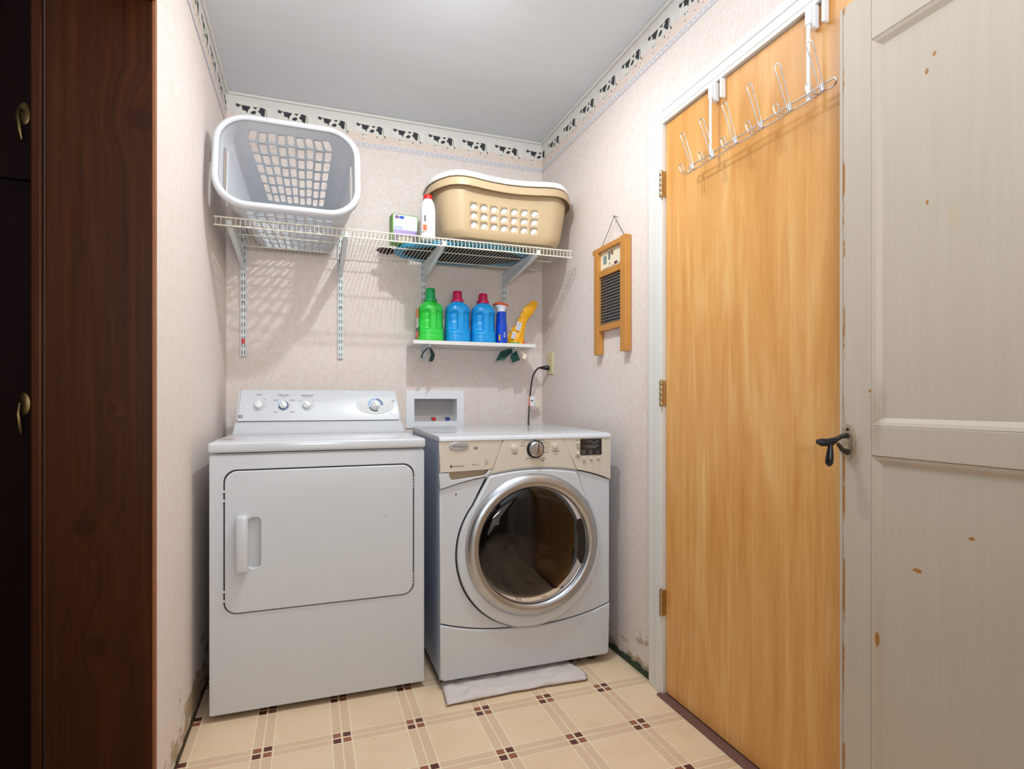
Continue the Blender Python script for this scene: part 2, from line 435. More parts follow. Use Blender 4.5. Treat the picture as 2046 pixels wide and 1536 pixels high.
# ------------------------------------------------------------------ the room
XL, XR, YB, ZC = -0.362, 1.191, 2.85, 2.446
YF, XFAR = -1.5, -2.2
B().box(XFAR, XR + 0.9, YF, YB + 0.12, -0.05, 0).build('floor', MFLOOR, kind='structure')
B().box(XFAR, XR + 0.12, YF, YB + 0.12, ZC, ZC + 0.06).build('ceiling', MCEIL, kind='structure')
# back wall with the opening for the washer outlet box
BX = (0.474, 0.726, 0.925, 1.064)
wall_back = plate('wall_back', [[(XL - 0.2, 0), (XR + 0.12, 0), (XR + 0.12, ZC), (XL - 0.2, ZC)], [(BX[0], BX[2]), (BX[0], BX[3]), (BX[1], BX[3]), (BX[1], BX[2])]], 0.12, XZ(YB + 0.12), MW_BACK, kind='structure')
# right wall with the opening of the plywood door
DY0, DY1, DZ = 0.93, 1.706, 2.028
wall_right = plate('wall_right', [[(-YB - 0.12, 0), (-DY1, 0), (-DY1, DZ), (-DY0, DZ), (-DY0, 0), (-YF, 0), (-YF, ZC), (-YB - 0.12, ZC)]], 0.12, YZ(XR + 0.12), MW_BACK, kind='structure')
# left wall stub, and the beam over the dark opening in front of it
wall_left = B().box(XL - 0.235, XL, 1.612, YB, 0, ZC).build('wall_left', MW_BACK, kind='structure')
B().box(XL - 0.12, XL, YF, 1.612, 2.02, ZC).build('trim_7', MDARK2, kind='structure')
B().box(XFAR - 0.1, XFAR, YF, 2.3, 0, ZC).build('wall_far_left', MDARK2, kind='structure')
B().box(XFAR, XR + 0.12, YF - 0.1, YF, 0, ZC).build('wall_front', plain('beige_wall', srgb(150, 138, 122), 0.7), kind='structure')
B().box(XFAR, XL - 0.235, 2.0, 2.1, 0, ZC).build('wall_kitchen', MDARK2, kind='structure')
# dark pine board at the end of the left wall
t = empty('wood_jamb', (-0.48, 1.60, 0), 'dark stained knotty pine board covering the end of the left wall', 'wall panel')
B().box(-0.583, -0.366, 1.598, 1.612, 0, 2.02, 0.002).build('board', MDARK, t)
B().box(-0.607, -0.587, 1.592, 1.612, 0, 2.02, 0.003).build('edge_strip', MDARK, t)
B().box(-0.366, -0.359, 1.5965, 1.6125, 0, 2.02, 0.001).build('corner_strip', MWOODEDGE, t)
B().box(-0.607, -0.359, 1.585, 1.612, 2.02, 2.036, 0.001).build('head_strip', MWOODEDGE, t)
# dark cabinets in the next room
t = empty('shaded_cabinet', (-0.9, 1.7, 0), 'tall wooden cabinet, shade put into its near-black colour, in the dark room past the pine board', 'cabinet')
B().box(-1.5, -0.612, 1.70, 1.98, 0.0, 2.3).build('carcass', MDARK2, t)
for z0, z1, hz in ((0.10, 1.545, 1.0), (1.575, 2.28, 1.70)):
    d = plate('door', [rrect(-1.2, -0.628, z0, z1, 0.004)], 0.02, XZ(1.70), MDARK2, t, bev=0.003)
    plate('panel_moulding', [rrect(-1.13, -0.70, z0 + 0.07, z1 - 0.07, 0.004), rrect(-1.11, -0.72, z0 + 0.09, z1 - 0.09, 0.003)], 0.008, XZ(1.68), MDARK2, d, bev=0.002)
    b = B(); b.lathe([(0.0, 0), (0.016, 0.0), (0.018, 0.003), (0.012, 0.005)], (-0.652, 1.68, hz + 0.032), (0, -1, 0), 20, sx=0.7, sy=1.5)
    b.tube([(-0.652, 1.674, hz + 0.035), (-0.652, 1.655, hz + 0.032), (-0.652, 1.648, hz + 0.01), (-0.650, 1.65, hz - 0.02), (-0.648, 1.655, hz - 0.04)], [0.004, 0.004, 0.005, 0.0065, 0.003], 8)
    b.build('pull', MBRASS, d, smooth=True, label='dark brass drop pull')

# ceiling bead
b = B().box(XL, XR, YB - 0.012, YB, ZC - 0.012, ZC, 0.004); b.build('trim_1', MTRIM, kind='structure')
B().box(XR - 0.012, XR, YF, YB - 0.012, ZC - 0.012, ZC, 0.004).build('trim_2', MTRIM, kind='structure')
B().box(XL, XL + 0.012, 1.612, YB - 0.012, ZC - 0.012, ZC, 0.004).build('trim_3', MTRIM, kind='structure')
# bare dark strips where the skirting is missing
def strip_noise(name, pts, h0, h1, mat, thick):
    b = B(); n = len(pts)
    for i in range(n - 1):
        (xa, ya), (xb, yb) = pts[i], pts[i + 1]; ha = h0 + random.random() * (h1 - h0)
        if abs(xa - xb) < 1e-6: b.box(min(xa, xa + thick), max(xa, xa + thick), min(ya, yb), max(ya, yb), 0, ha)
    return b.build(name, mat, kind='structure')
strip_noise('baseboard_right', [(XR, 1.80 + 0.035 * i) for i in range(31)], 0.018, 0.034, plain('old_green_paint', srgb(44, 62, 44), 0.7, var=0.4, scale=50), -0.006)
strip_noise('baseboard_left', [(XL, 1.62 + 0.035 * i) for i in range(36)], 0.006, 0.02, plain('grime', srgb(62, 52, 32), 0.8, var=0.4, scale=60), 0.005)

# ---- printed cow border (flat print on the paper)
COW = [
 [(640,350),(652,346),(662,338),(684,352),(702,352),(720,342),(712,362),(695,385),(685,398),(662,392),(644,382)],
 [(722,358),(780,356),(868,362),(856,392),(838,420),(826,432),(824,462),(812,484),(802,452),(776,442),(748,442),(736,414),(742,392),(722,372)],
 [(896,362),(984,356),(964,372),(950,392),(932,392),(914,372)],
 [(870,458),(898,432),(930,420),(956,432),(946,470),(914,486),(874,478)],
 [(1010,358),(1050,352),(1084,364),(1098,376),(1090,404),(1094,426),(1084,504),(1064,498),(1030,482),(1030,462),(992,438),(984,412),(1016,388),(1004,370)],
 [(1084,362),(1108,378),(1122,420),(1118,482),(1130,505),(1123,508),(1111,484),(1115,420),(1102,386),(1082,372)],
 [(1122,500),(1150,520),(1156,553),(1135,540)],
 [(752,522),(772,538),(752,556)],[(806,518),(790,534),(806,550)],
 [(974,524),(1006,540),(1012,566),(990,574),(1000,552)],[(1100,552),(1108,570),(1126,588),(1110,584)],
 [(730,612),(752,620),(786,618),(758,628)],[(920,608),(950,604),(936,614)],[(1068,618),(1100,616),(1086,626)]]
BODY = [[(650,345),(720,350),(1010,350),(1090,364),(1112,430),(1108,560),(1085,560),(1070,510),(1022,490),(1004,570),(985,570),(962,500),(838,500),(812,590),(772,590),(762,520),(738,440),(700,392),(655,392)]]
CLOUD = [ell(750, 345, 78, 62, 18), ell(915, 350, 88, 70, 18), ell(1140, 400, 78, 72, 18), [(640,400),(1215,400),(1215,500),(1150,512),(1060,520),(980,512),(860,512),(760,500),(680,508),(640,500)]]
K = 0.1775 / 655
ZH = lambda y: 2.396 - (y - 345) * K
def clip(poly, c, keep_less):
    out = []; n = len(poly)
    ins = (lambda p: p[0] <= c) if keep_less else (lambda p: p[0] >= c)
    for i in range(n):
        a, bq = poly[i], poly[(i + 1) % n]
        if ins(a): out.append(a)
        if ins(a) != ins(bq):
            u = (c - a[0]) / (bq[0] - a[0]); out.append((c, a[1] + u * (bq[1] - a[1])))
    return out
def border(wall, smin, smax, to3, heads, ks=1.0):
    """s runs along the wall, left to right as one looks at it"""
    bo = polys('wallpaper_border', [[to3(smin, 2.285, .0006), to3(smax, 2.285, .0006), to3(smax, 2.434, .0006), to3(smin, 2.434, .0006)]], MSKY, wall)
    gp = []; n = int((smax - smin) / 0.03); up = []
    for i in range(n + 1):
        s_ = smin + (smax - smin) * i / n; up.append((s_, 2.350 + 0.003 * math.sin(s_ * 71) + 0.002 * math.sin(s_ * 33)))
    pl = [[to3(smin, 2.306, .0010)] + [to3(smax, 2.306, .0010)] + [to3(a, h, .0010) for a, h in up[::-1]]]
    cl, cb, ck = [], [], []
    for s0 in heads:
        for src, dst, off in ((CLOUD, cl, .0008), (BODY, cb, .0013), (COW, ck, .0016)):
            one = []
            for ip, p in enumerate(src):
                q = [(s0 + (x - 640) * K * ks, ZH(y)) for x, y in p]
                q = clip(clip(q, smin, False), smax, True)
                if len(q) >= 3: one.append([to3(a, h, off + (0.00004 * ip if src is CLOUD else 0.0)) for a, h in q])
            if one: dst.append(one)
    for o_ in cl: polys('cloud_print', o_, MCLOUD, bo)
    polys('ground_print', pl, MPEACH, bo)
    for o_ in cb: polys('cow_body_print', o_, MCLOUD, bo)
    for o_ in ck: polys('cow_print', o_, MPRINT, bo)
    polys('band_print', [[to3(smin, 2.284, .0018), to3(smax, 2.284, .0018), to3(smax, 2.307, .0018), to3(smin, 2.307, .0018)]], MBAND, bo)
border(wall_back, XL, XR, lambda s_, z, o: (s_, YB - o, z), [-0.323 + 0.1776 * i for i in range(9)])
border(wall_right, 0.0, YB - 0.3, lambda s_, z, o: (XR - o, YB - s_, z), [1.098 - XR] + [0.092 + 0.188 * i for i in range(13)], 1.05)
border(wall_left, 1.612, YB, lambda s_, z, o: (XL + o, s_, z), [1.50 + 0.182 * i for i in range(8)], 1.02)

# ------------------------------------------------------------------ plywood door and its casing
def casing(name, bx, parent=None):
    b = B(); b.box(*bx[0]); 
    for q in bx[1:]: b.box(*q, 0.003)
    return b.build(name, MTRIM, parent, kind='structure')
casing('trim_4', [(1.174, XR, DY1 - 0.006, 1.786, 0, DZ + 0.062), (1.167, 1.176, DY1, 1.742, 0, DZ + 0.03), (1.170, 1.176, 1.746, 1.786, 0, DZ + 0.06)])
casing('trim_5', [(1.174, XR, 0.86, DY1 - 0.006, DZ - 0.006, DZ + 0.062), (1.167, 1.176, 0.86, DY1, DZ, DZ + 0.03), (1.170, 1.176, 0.86, DY1, DZ + 0.034, DZ + 0.06)])
casing('trim_6', [(1.174, XR, 0.86, DY0 + 0.006, 0, DZ)])
B().box(1.168, 1.30, DY1 - 0.012, DY1, 0, DZ).box(1.168, 1.30, DY0, DY0 + 0.012, 0, DZ).box(1.168, 1.30, DY0 + 0.0121, DY1 - 0.0121, DZ - 0.012, DZ).build('door_jamb', MTRIM, kind='structure')
d1 = B().box(1.180, 1.215, DY0 + 0.014, DY1 - 0.015, 0.012, DZ - 0.015, 0.0015).build('door_1', MPLY, kind='structure')
for zc in (1.802, 1.065, 0.328):
    b = B(); y = DY1 - 0.011
    for k in range(5):
        b.lathe([(0.0062, 0), (0.0068, 0.001), (0.0068, 0.0168), (0.0062, 0.0178)], (1.163, y, zc - 0.046 + k * 0.0185), (0, 0, 1), 12)
    b.lathe([(0.003, 0), (0.003, 0.004)], (1.163, y, zc + 0.0465), (0, 0, 1), 8)
    b.box(1.163, 1.182, y - 0.004, y - 0.002, zc - 0.045, zc + 0.045)
    b.build('hinge', MHINGE, d1, smooth=True)
B().box(1.150, 1.20, 0.86, 1.706, 0.0, 0.008, 0.003).build('trim_8', plain('brown_threshold', srgb(112, 80, 72), 0.5), kind='structure')

# ------------------------------------------------------------------ ivory panelled door, swung open in front of the right wall
d2 = empty('door_2', (1.14, 0.2, 0), kind='structure')
DT = 1.925
B().box(1.143, 1.158, 0.16, 0.952, 0.02, DT - 0.003).build('core', plain('bare_wood', srgb(150, 104, 58), 0.6), d2)
B().box(1.131, 1.163, 0.9485, 0.958, 0.018, DT, 0.003).build('edge_bead', MPAINT, d2)
B().box(1.130, 1.164, 0.880, 0.9478, 0.018, DT, 0.0025).build('stile', MPAINT, d2)
B().box(1.130, 1.164, 0.15, 0.22, 0.018, DT, 0.0025).build('stile', MPAINT, d2)
B().box(1.1305, 1.163, 0.22, 0.8798, 1.812, DT, 0.002).build('rail', MPAINT, d2)
B().box(1.1305, 1.163, 0.22, 0.8798, 0.922, 0.986, 0.002).build('rail', MPAINT, d2)
B().box(1.1305, 1.163, 0.22, 0.8798, 0.018, 0.22, 0.002).build('rail', MPAINT, d2)
for z0, z1 in ((0.986, 1.812), (0.22, 0.922)):
    B().box(1.1425, 1.1475, 0.22, 0.88, z0, z1).build('panel', MPAINT, d2)
    b = B(); m_ = 0.017
    o_ = [(0.8795, z0 + .0005), (0.8795, z1 - .0005), (0.2205, z1 - .0005), (0.2205, z0 + .0005)]
    i_ = [(0.8795 - m_, z0 + m_), (0.8795 - m_, z1 - m_), (0.2205 + m_, z1 - m_), (0.2205 + m_, z0 + m_)]
    mid = [(a[0] * .55 + c[0] * .45, a[1] * .55 + c[1] * .45) for a, c in zip(o_, i_)]
    for k in range(4):
        j = (k + 1) % 4
        b.face([(1.1315, *o_[k]), (1.1315, *o_[j]), (1.1345, *mid[j]), (1.1345, *mid[k])])
        b.face([(1.1345, *mid[k]), (1.1345, *mid[j]), (1.1424, *i_[j]), (1.1424, *i_[k])])
    b.build('moulding', MPAINT, d2)
# latch: oval rose, arched neck, ball end and drop lever
lt = plate('escutcheon', [ell(-0.932, 0.950, 0.0155, 0.040, 28)], 0.004, YZ(1.130), plain('worn_brass_plate', (0.55, 0.46, 0.32, 1), 0.45, 0.8, var=0.4, scale=120), d2, bev=0.0012, label='worn ivory and brass oval latch plate')
b = B(); b.tube([(1.126, 0.933, 0.962), (1.112, 0.936, 0.960), (1.098, 0.940, 0.952), (1.090, 0.943, 0.944)], [.006, .005, .0055, .006], 10)
b.tube([(1.126, 0.932, 0.925), (1.114, 0.935, 0.930), (1.104, 0.938, 0.944)], [.007, .005, .004], 10)
b.build('neck', plain('blackened_metal', (0.06, 0.055, 0.055, 1), 0.3, 0.9), lt, smooth=True)
b = B(); b.tube([(1.100, 0.940, 0.952), (1.082, 0.946, 0.947), (1.070, 0.950, 0.947), (1.060, 0.953, 0.949)], [.007, .0085, .009, .005], 12)
b.tube([(1.088, 0.943, 0.945), (1.088, 0.944, 0.930), (1.086, 0.944, 0.912), (1.085, 0.944, 0.900), (1.085, 0.944, 0.894)], [.004, .0065, .0085, .008, .003], 12)
b.build('lever', plain('black_lever', (0.03, 0.03, 0.035, 1), 0.2, 0.6), lt, smooth=True, label='black latch lever')
B().lathe([(0.0, 0), (0.004, 0), (0.003, 0.002)], (1.126, 0.932, 0.976), (-1, 0, 0), 10).build('screw', MBLACK, lt)

# ------------------------------------------------------------------ over-the-door hook rack
hk = empty('hook_rack', (1.15, 1.25, 1.78), 'silver wire over the door rack with six double hooks on the wooden door', 'hook rack')
for k, z in enumerate((1.772, 1.790)):
    pass
pts = []
for k in range(9):
    a = PI / 2 + PI * k / 8; pts.append((1.146, 0.986 + 0.009 * math.cos(a), 1.781 + 0.009 * math.sin(a)))
pts2 = []
for k in range(9):
    a = -PI / 2 + PI * k / 8; pts2.append((1.146, 1.512 + 0.009 * math.cos(a), 1.781 + 0.009 * math.sin(a)))
B().tube(pts + pts2, 0.0022, 8, closed=True).build('bar', MSTEEL, hk, smooth=True)
def hook_at(y):
    b = B(); z = 1.781
    # upper long loop leaning out, and lower small curl
    def loop(path, w0, w1):
        L, R = [], []
        for i, (x, zz) in enumerate(path):
            u = i / (len(path) - 1); w = w0 + (w1 - w0) * u
            L.append((x, y + w, zz)); R.append((x, y - w, zz))
        xe, ze = path[-1]; top = [(xe - 0.001, y + w1 * math.cos(a), ze + w1 * 1.2 * math.sin(a)) for a in [PI * k / 6 for k in range(1, 6)]]
        return L + top + R[::-1]
    up = loop([(1.144, z - 0.004), (1.138, z + 0.006), (1.134, z + 0.018), (1.124, z + 0.045), (1.112, z + 0.075), (1.104, z + 0.094)], 0.0045, 0.0085)
    b.tube(up, 0.0016, 6)
    lo = [(1.144, z + 0.004), (1.140, z - 0.008), (1.130, z - 0.020), (1.116, z - 0.024), (1.104, z - 0.018), (1.098, z - 0.006)]
    L = [(x, y + 0.0045 + 0.0006 * i, zz) for i, (x, zz) in enumerate(lo)]; R = [(x, y - 0.0045 - 0.0006 * i, zz) for i, (x, zz) in enumerate(lo)]
    tp = [(1.0975, y + 0.0075 * math.cos(a), z - 0.006 + 0.009 * math.sin(a)) for a in [PI * k / 6 for k in range(1, 6)]]
    b.tube(L + tp + R[::-1], 0.0016, 6)
    b.tube([(1.143, y, z - 0.006), (1.143, y, z + 0.012)], 0.005, 8)
    return b
h0 = hook_at(1.013).build('hook', MSTEEL, hk, smooth=True)
for y in (1.110, 1.206, 1.303, 1.401, 1.494):
    o = h0.copy(); COL.objects.link(o); o.parent = hk; o.location = (h0.location.x, h0.location.y + (y - 1.013), h0.location.z)
for y in (1.060, 1.420):
    s_ = B().box(1.1495, 1.1515, y - 0.005, y + 0.005, 1.774, 1.985).build('strap', MPLW_N, hk)
    b = B().box(1.158, 1.1788, y - 0.009, y + 0.009, 1.955, 2.012, 0.004).box(1.1475, 1.160, y - 0.007, y + 0.009, 1.962, 2.006, 0.003)
    b.build('clip', MPLW, s_)
    B().box(1.160, 1.1788, y - 0.036, y - 0.028, 1.952, 2.011, 0.003).build('clip', MPLW, s_)

# ------------------------------------------------------------------ washboard
wb = empty('washboard', (1.18, 2.06, 1.24), 'small honey coloured wooden washboard hanging on the right wall from a chain', 'washboard')
for y0, y1 in ((1.934, 1.972), (2.158, 2.192)):
    B().box(1.160, 1.188, y0, y1, 1.236, 1.675 if y0 > 2 else 1.695, 0.0015).build('stile', MHONEY, wb)
B().box(1.160, 1.189, 1.972, 2.204, 1.672, 1.692, 0.0015).build('top_rail', MHONEY, wb)
B().box(1.166, 1.188, 1.972, 2.158, 1.566, 1.592, 0.001).build('rail', MHONEY, wb)
B().box(1.166, 1.188, 1.972, 2.158, 1.336, 1.362, 0.001).build('rail', MHONEY, wb)
pc = B().box(1.176, 1.186, 1.972, 2.158, 1.592, 1.672).build('picture', MCREAM, wb)
def pp(lst, mat, off=0.0006): polys('picture_print', [[(1.176 - off, y, z) for y, z in p] for p in lst], mat, pc)
pp([[(2.135, 1.618), (2.135, 1.652), (2.108, 1.652), (2.108, 1.618)]], plain('print_teal', srgb(120, 146, 140), 0.6, var=0.5, scale=200))
pp([[(2.092, 1.630), (2.092, 1.662), (2.078, 1.662), (2.078, 1.630)]], MPRINTG)
pp([[(2.072, 1.645), (2.072, 1.664), (2.056, 1.664), (2.050, 1.640), (2.058, 1.646)]], plain('print_rust', srgb(150, 96, 78), 0.6))
MMAR = plain('print_maroon', srgb(96, 42, 40), 0.6)
pp([[(2.088, 1.617), (2.082, 1.606), (2.074, 1.617), (2.081, 1.613)]], MMAR); pp([[(2.045, 1.612), (2.018, 1.612), (2.022, 1.602), (2.042, 1.602)]], MMAR)
pp([[(2.142, 1.597), (2.142, 1.599), (1.985, 1.603), (1.985, 1.601)]], MPRINTG)
B().box(1.176, 1.188, 1.972, 2.158, 1.362, 1.566).build('tin_backing', MTIN, wb)
for k in range(16):
    z = 1.368 + k * 0.0127
    B().tube([(1.1752, 1.973, z), (1.1752, 2.157, z)], 0.0024, 6).build('ridge', MTINL if k % 1 == 0 else MTIN, wb, smooth=True)
# chain of small links up to a nail
ch = B(); nail = Vector((1.176, 2.044, 1.797))
for end in (Vector((1.174, 2.150, 1.692)), Vector((1.174, 1.960, 1.696))):
    n = 26
    for i in range(n):
        c = end.lerp(nail, (i + 0.5) / n); dr = (nail - end).normalized(); L = (nail - end).length / n * 0.62
        sd = Vector((1, 0, 0)) if i % 2 else dr.cross(Vector((1, 0, 0))).normalized()
        ch.tube([c + dr * (L * math.cos(a)) + sd * (0.0017 * math.sin(a)) for a in [2 * PI * k / 6 for k in range(6)]], 0.0006, 4, closed=True)
ch.build('chain', MBLACK, wb, kind='stuff')
B().lathe([(0.0012, 0), (0.0012, 0.016), (0.003, 0.017), (0.003, 0.018)], (1.191, 2.044, 1.798), (-1, 0, 0), 10).build('nail', MBLACK, wb)

# ------------------------------------------------------------------ ceiling lamp (above the frame)
t = empty('ceiling_lamp', (LAMP[0], LAMP[1], ZC), 'bare bulb in a white ceiling lampholder, above the frame', 'lamp')
B().lathe([(0.055, 0), (0.055, 0.012), (0.03, 0.02), (0.022, 0.05), (0.022, 0.07)], (LAMP[0], LAMP[1], ZC), (0, 0, -1), 28).build('lampholder', MPLW, t, smooth=True)

# ------------------------------------------------------------------ dryer
dr = empty('dryer', (0.04, 2.04, 0), 'white front-loading clothes dryer with knobs on its raised back panel, standing left', 'dryer')
X0, X1 = -0.308, 0.388
B().box(X0 + 0.002, X1 - 0.002, 2.054, 2.735, 0.025, 0.866).build('cabinet', MENAMEL, dr)
B().box(X0 + 0.02, X1 - 0.02, 2.08, 2.7, 0.0, 0.025).build('plinth', MBLACK, dr)
hx = (-0.192, -0.156, 0.490, 0.655)
DR = (-0.2625, 0.3465, 0.347, 0.810)
plate('front_panel', [rrect(X0, X1, 0.022, 0.862, 0.006, 3), rrect(DR[0] - 0.0042, DR[1] + 0.0042, DR[2] - 0.0042, DR[3] + 0.0042, 0.040, 8)], 0.017, XZ(2.052), MENAMEL, dr, bev=0.0025)
B().box(X0 + 0.01, X1 - 0.01, 2.0445, 2.0545, 0.33, 0.83).build('gap_backing', MDARKGAP, dr)
dd = plate('door', [rrect(*DR, 0.038, 8), rrect(*hx, 0.013, 5)], 0.014, XZ(2.044), MENAMEL, dr, bev=0.0035)
B().box(hx[0] - .006, hx[1] + .006, 2.0438, 2.0446, hx[2] - .006, hx[3] + .006).build('grip_pocket', plain('pocket_white', srgb(200, 200, 202), 0.3), dd)
b = B(); b.box(-0.228, -0.192, 1.998, 2.033, 0.482, 0.667, 0.009, 3); b.build('door_handle', MENAMEL, dd, smooth=True)
for z in (0.775, 0.770, 0.40, 0.395):
    pass
for z in (0.742, 0.40):
    b = B()
    for k in range(4): b.box(0.3462, 0.3515, 2.030, 2.038, z - 0.018 + k * 0.011, z - 0.011 + k * 0.011, 0.001)
    b.build('hinge', MCHROME, dr)
for z in (0.745, 0.715, 0.42, 0.39): B().box(-0.2675, -0.2625, 2.030, 2.036, z - 0.003, z + 0.003, 0.001).build('latch_stud', MPLW, dr)
B().box(0.247, 0.252, 2.0297, 2.0303, 0.632, 0.634).build('scratch', MPRINTG, dr)
# top
tp = B().box(X0 - 0.004, X1 + 0.004, 2.028, 2.735, 0.870, 0.9035, 0.008, 3).build('top', MENAMEL, dr, smooth=True)
B().box(-0.297, -0.255, 2.16, 2.24, 0.9036, 0.9039).build('sticker', plain('sticker_grey', srgb(176, 156, 150), 0.5, var=0.2, scale=300), tp)
sw = [(2.47, 0.9035), (2.50, 0.906), (2.545, 0.918), (2.578, 0.935), (2.592, 0.950), (2.73, 0.950), (2.73, 0.9035)]
b = B().prism(sw, -0.296, 0.390, 'x', 0.003); b.build('console_base', MENAMEL, dr, smooth=True, angle=0.9)
cf = [(2.593, 0.9535), (2.640, 1.080), (2.648, 1.086), (2.69, 1.086), (2.73, 1.05), (2.73, 0.9535)]
b = B().prism(cf, -0.294, 0.386, 'x'); 
for v in b.bm.verts:                                    # slight inward taper to the top
    k = (v.co.z - 0.9535) / 0.13; v.co.x += (0.010 if v.co.x < 0 else -0.016) * k
bmesh.ops.bevel(b.bm, geom=[e for e in b.bm.edges if abs(e.verts[0].co.x - e.verts[1].co.x) < 0.03], offset=0.007, segments=3, affect='EDGES')
con = b.build('console', MENAMEL, dr, smooth=True, angle=0.6)
B().box(-0.285, 0.378, 2.60, 2.72, 0.9500, 0.9536).build('console_gap', MDARKGAP, dr)
fy, fz = Vector((2.593, 0.9535)), Vector((2.640, 1.080))
fd = (fz - fy).normalized()
def CF(x, s_, off=0.0):
    """frame on the sloping console face; s_ metres up the slope"""
    p = Vector((x, fy[0] + fd[0] * s_, fy[1] + fd[1] * s_)); up = Vector((0, fd[0], fd[1])); n = Vector((1, 0, 0)).cross(up)
    return frame(p + n * off, (1, 0, 0), up)
def knob(x, s_, r, ang, ring=None, name='knob', parent=con):
    f = CF(x, s_, 0.0)
    nrm = f.to_3x3() @ Vector((0, 0, 1)); c = f.translation
    k = B().lathe([(r * 0.98, 0.0015), (r, 0.004), (r * 0.93, 0.013), (r * 0.86, 0.016), (0.001, 0.016)], c, nrm, 32).build(name, MPLW_N, parent, smooth=True)
    g = B(); g.box(-0.0045, 0.0045, -r * 0.95, r * 0.95, 0.014, 0.024, 0.0025, mat=f @ Matrix.Rotation(ang, 4, 'Z')); g.build('grip', MPLW, k, smooth=True)
    return f
MRING = plain('ring_silver', srgb(200, 201, 200), 0.3); MDIAL_B = plain('dial_blue', srgb(58, 92, 148), 0.4); MDIAL_L = plain('dial_light_blue', srgb(142, 172, 214), 0.4)
def arc_ring(x, s_, r0, r1, a0, a1, mat, off=0.0006, sxx=1.0, n=24, name='dial_ring'):
    f = CF(x, s_, off); o = []; i = []
    for k in range(n + 1):
        a = math.radians(a0 + (a1 - a0) * k / n); o.append((r1 * sxx * math.cos(a), r1 * math.sin(a))); i.append((r0 * math.cos(a), r0 * math.sin(a)))
    plate(name, [o + i[::-1]], 0.0006, f, mat, con)
SK = 0.070
for x, ang in ((-0.208, -0.1), (-0.111, 0.5), (-0.016, 0.72)):
    arc_ring(x + 0.003, SK - 0.001, 0.001, 0.0215, 0, 359.9, MRING, 0.0003, 1.28)
    knob(x, SK, 0.0155, ang)
arc_ring(-0.111, SK, 0.0158, 0.0195, 95, 200, MDIAL_L, 0.0009, 1.0)
arc_ring(-0.111, SK, 0.0158, 0.0205, 200, 360, MDIAL_B, 0.0009, 1.05)
arc_ring(-0.111, SK, 0.0158, 0.0195, 4, 88, MNAVY, 0.0009, 1.05)
arc_ring(0.276, SK - 0.002, 0.001, 0.042, 0, 359.9, MRING, 0.0003, 2.0, 48)
arc_ring(0.276, SK, 0.024, 0.033, 88, 190, MDIAL_L, 0.0009, 1.05)
arc_ring(0.276, SK, 0.024, 0.033, 0, 84, MDIAL_B, 0.0009, 1.05)
arc_ring(0.276, SK, 0.024, 0.031, 200, 290, MSLOT, 0.0009, 1.0)
arc_ring(0.276, SK, 0.022, 0.0245, 0, 359.9, MPLW, 0.0014, 1.0)
f = CF(0.276, SK); B().lathe([(0.0215, 0.001), (0.0215, 0.005), (0.019, 0.008), (0.001, 0.008)], f.translation, f.to_3x3() @ Vector((0, 0, 1)), 40).build('timer_dial', MRING, con, smooth=True)
knob(0.276, SK, 0.0145, 0.62, name='timer_knob')
tx = lambda s_, x, h, size, b_=0.0: text(s_, size, CF(x, h, 0.0007), MPRINTG, con, bold=b_)
tx('START', -0.208, 0.118, 0.0075, 0.0001); tx('FABRIC CARE', -0.112, 0.117, 0.0075, 0.0001); tx('WRINKLE CARE', -0.015, 0.116, 0.0075, 0.0001)
tx('DRY SETTING', -0.112, 0.110, 0.0038); tx('EXTENDED TUMBLE', -0.015, 0.109, 0.0038); tx('PUSH', -0.186, 0.097, 0.0045)
tx('COTTONS\nHIGH HEAT', -0.141, 0.093, 0.0036); tx('EASY CARE\nMED HEAT', -0.076, 0.093, 0.0036)
tx('LOW\nLOW HEAT', -0.141, 0.040, 0.0036); tx('DELICATES\nLOW HEAT', -0.076, 0.040, 0.0036)
tx('OFF', -0.043, 0.090, 0.0045); tx('ON', 0.012, 0.090, 0.0045)
tx('AUTOMATIC\nCOTTONS', 0.205, 0.080, 0.0042); tx('TIMED DRY\nMORE DRY\nLESS DRY', 0.352, 0.088, 0.0042); tx('OFF', 0.345, 0.055, 0.0042); tx('DRYEL', 0.345, 0.030, 0.004)
lg = plate('maker_badge', [rrect(-0.0085, 0.0085, -0.0065, 0.0065, 0.004, 4)], 0.0008, CF(-0.277, 0.021, 0.0), MPRINTG, con, bev=0.0002)
text('GE', 0.0095, CF(-0.277, 0.021, 0.0009), MPLW, con)

# ------------------------------------------------------------------ washer
ws = empty('washing_machine', (0.777, 1.99, 0), 'white washing machine with cream control panel and round chrome porthole, standing right', 'washing machine')
WX0, WX1, WYF, WYB = 0.436, 1.122, 1.990, 2.56
ZB = 0.032
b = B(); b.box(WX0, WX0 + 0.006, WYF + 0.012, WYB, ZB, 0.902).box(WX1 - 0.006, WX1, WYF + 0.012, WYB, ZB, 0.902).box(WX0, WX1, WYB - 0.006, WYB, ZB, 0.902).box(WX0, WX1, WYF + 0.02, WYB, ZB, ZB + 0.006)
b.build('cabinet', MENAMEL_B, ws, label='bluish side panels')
for x in (0.49, 1.07):
    for y in (2.05, 2.50): B().lathe([(0.02, 0), (0.02, 0.012), (0.008, 0.014), (0.008, 0.034)], (x, y, 0), (0, 0, 1), 16).build('foot', MBLACK, ws)
tpz = [(WYF - 0.012, 0.893), (WYF - 0.012, 0.900), (WYF - 0.006, 0.908), (WYF + 0.010, 0.912), (WYB - 0.01, 0.921), (WYB, 0.915), (WYB, 0.902), (WYF + 0.01, 0.893)]
tp = B().prism(tpz, WX0 - 0.004, WX1 + 0.002, 'x', 0.002).build('top', MENAMEL, ws, smooth=True, angle=0.8)
CX, CZ = 0.785, 0.497
def SX(y): return XZ(y)
